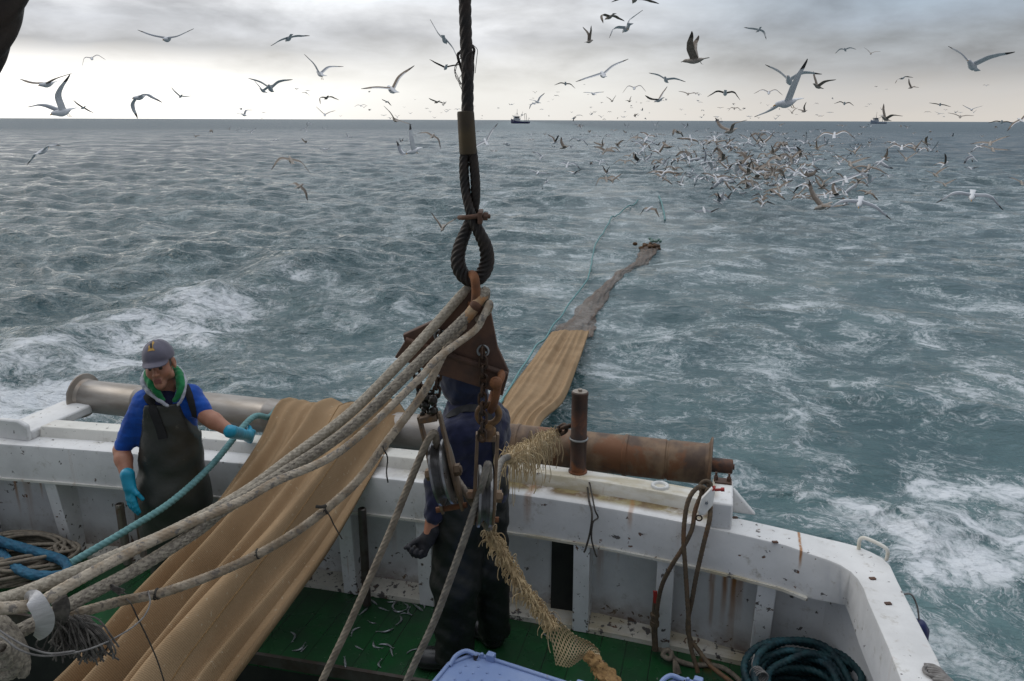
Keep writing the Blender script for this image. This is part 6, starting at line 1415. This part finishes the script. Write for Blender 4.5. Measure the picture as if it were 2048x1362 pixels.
# ---------------------------------------------------------------- far boats
def far_boat(px, drop, Lpx, heading, label, hullm, stripe, big):
    d = (EYE-SEA)*FPX/drop; v = ray(px, 240); v = v*[1, 1, 0]/np.linalg.norm(v[:2]); p = CAM*[1, 1, 0]+v*d*1.0+(0, 0, SEA); L = Lpx*d/FPX/abs(math.sin(heading-math.atan2(v[1], v[0])))
    print('boat', d, L); t = thing('trawler', p, label, 'fishing boat'); M = Matrix.Rotation(heading, 3, 'Z')
    T = lambda a: np.array([(M @ Vector(q))[:] for q in np.atleast_2d(a).tolist()])+p
    st = [(-.50, .125, .02, .10), (-.44, .135, -.02, .10), (-.2, .15, -.03, .095), (.1, .15, -.03, .115), (.3, .11, -.03, .165), (.42, .055, -.02, .205), (.50, .006, .03, .235)]
    rings = [L*np.array([(x, -w*.75, b), (x, -w, .03), (x, -w, zt), (x, -w*.9, zt-.012), (x, w*.9, zt-.012), (x, w, zt), (x, w, .03), (x, w*.75, b)]) for x, w, b, zt in st]
    MB().loft([T(r) for r in rings]).obj('hull', M_[hullm], t, 25)
    def bx(name, lo, hi, m, par=t):
        (a, b, c), (d, e, g) = np.array(lo)*L, np.array(hi)*L
        v = T([(a,b,c),(d,b,c),(d,e,c),(a,e,c),(a,b,g),(d,b,g),(d,e,g),(a,e,g)])
        return MB().add(v, [(0,3,2,1),(4,5,6,7),(0,1,5,4),(1,2,6,5),(2,3,7,6),(3,0,4,7)]).obj(name, M_[m], par, 0)
    bx('deckhouse', (.02, -.10, .08), (.33, .10, .24), 'house_white'); wh = bx('wheelhouse', (.07, -.105, .24), (.30, .105, .335), 'house_white')
    bx('window_band', (.065, -.108, .268), (.306, .108, .318), 'window_dark', wh); bx('roof', (.05, -.115, .336), (.32, .115, .352), 'house_white', wh)
    def ln(name, a, b, r, par=t, m='mast_grey'): return MB().tube(T(np.array([a, b])*L), r*L, 6).obj(name, M_[m], par, 60)
    mast = ln('mast', (.16, 0, .35), (.16, 0, .70), .008)
    ln('stay', (.16, 0, .52), (.10, -.08, .35), .005, mast); ln('stay', (.16, 0, .52), (.22, .08, .35), .005, mast); ln('stay', (.16, 0, .54), (.49, 0, .24), .003, mast)
    ga = ln('gantry', (-.33, -.12, .09), (-.29, -.10, .48), .011); ln('gantry_leg', (-.33, .12, .09), (-.29, .10, .48), .011, ga); ln('crossbeam', (-.29, -.10, .48), (-.29, .10, .48), .011, ga); ln('brace', (-.29, 0, .48), (.02, 0, .34), .006, ga)
    ln('derrick', (-.02, 0, .24), (-.18, .05, .58), .007); ln('stern_rail', (-.49, 0, .10), (-.45, 0, .24), .008)
    if big:
        for x in (.22, .17): bx('bow_mark', (x, -.152+.05*(x-.1), .08), (x+.025, -.140+.05*(x-.1), .105), 'house_white')
far_boat(1040, 6.5, 35, YAW+math.pi-R(24), 'dark blue trawler with white wheelhouse far off on the horizon, right of the wire', 'hull_blue', None, True)
far_boat(1757, 4., 25, YAW+math.pi+R(4), 'blue and white fishing boat paled as if by haze on the right horizon', 'hull_hazed_blue', None, False)
far_boat(1438, 2.2, 13, YAW+math.pi+R(10), 'tiny pale boat on the horizon behind the flock', 'hull_hazed_blue', None, False)
# ---------------------------------------------------------------- fish on the deck
def fish_mesh(bend):
    y = np.array([-.050, -.046, -.032, -.01, .012, .032, .044, .05]); w = np.array([.0006, .0018, .0045, .0062, .0066, .0055, .0035, .0008]); h = np.array([.001, .0025, .006, .0085, .009, .0075, .005, .001])
    th = np.linspace(0, 2*np.pi, 10, endpoint=False)
    mb = MB().loft([np.column_stack([w[i]*np.cos(th)*1.3+bend*y[i]**2*8, np.full(10, y[i]), .006+h[i]*.7*np.sin(th)]) for i in range(8)])
    x0 = bend*.05**2*8
    mb.prism([(x0-.001, -.047, .006), (x0-.009, -.066, .007), (x0, -.060, .006), (x0+.009, -.067, .007), (x0+.001, -.047, .006)], (0, 0, .0012))
    mb.ball((bend*.038**2*8+.004, .040, .0095), .0016, 8, 5, mi=1)
    o = mb.obj('small_fish', [M_['fish_silver'], M_['eye_dark']], None, 60); return o
protos = [fish_mesh(b) for b in (-1.2, 0., 1.4)]
spots = [(770,1292),(783,1303),(752,1290),(822,1304),(690,1328),(795,1222),(807,1228),(782,1205),(812,1215),(800,1240),(838,1218),(846,1214),(745,1246),(748,1206),(596,1298),(586,1272),(606,1300),(870,1170),(760,1330),(716,1295),(668,1180),(640,1168),(730,1222),(712,1262),(1150,1279),(1196,1318),(1090,1268),(620,1240),(560,1265),(660,1225),(775,1262),(830,1250),(700,1200),(764,1218),(790,1212),(820,1226),(803,1206),(835,1230),(758,1275),(742,1312),(1060,1262),(850,1260)]
fg = np.random.default_rng(3)
for i, (px, py) in enumerate(spots[:27]+spots[30:31]+spots[33:36]):
    o = protos[i] if i < 3 else protos[i % 3].copy()
    if i >= 3: COL.objects.link(o)
    c = atZ(px, py, .002); o.location = c; o.rotation_euler = (0, fg.normal(0, .1), fg.random()*6.28); s = fg.uniform(.45, .9); o.scale = (s, s, s)
    right = px > 1000
    tag(o, 'small silver fish lying on the green deck right of the dark trousers' if right else 'small silver fish scattered on the green planks between the tan net and the dark trousers', 'fish', 'small fish scattered on the deck')
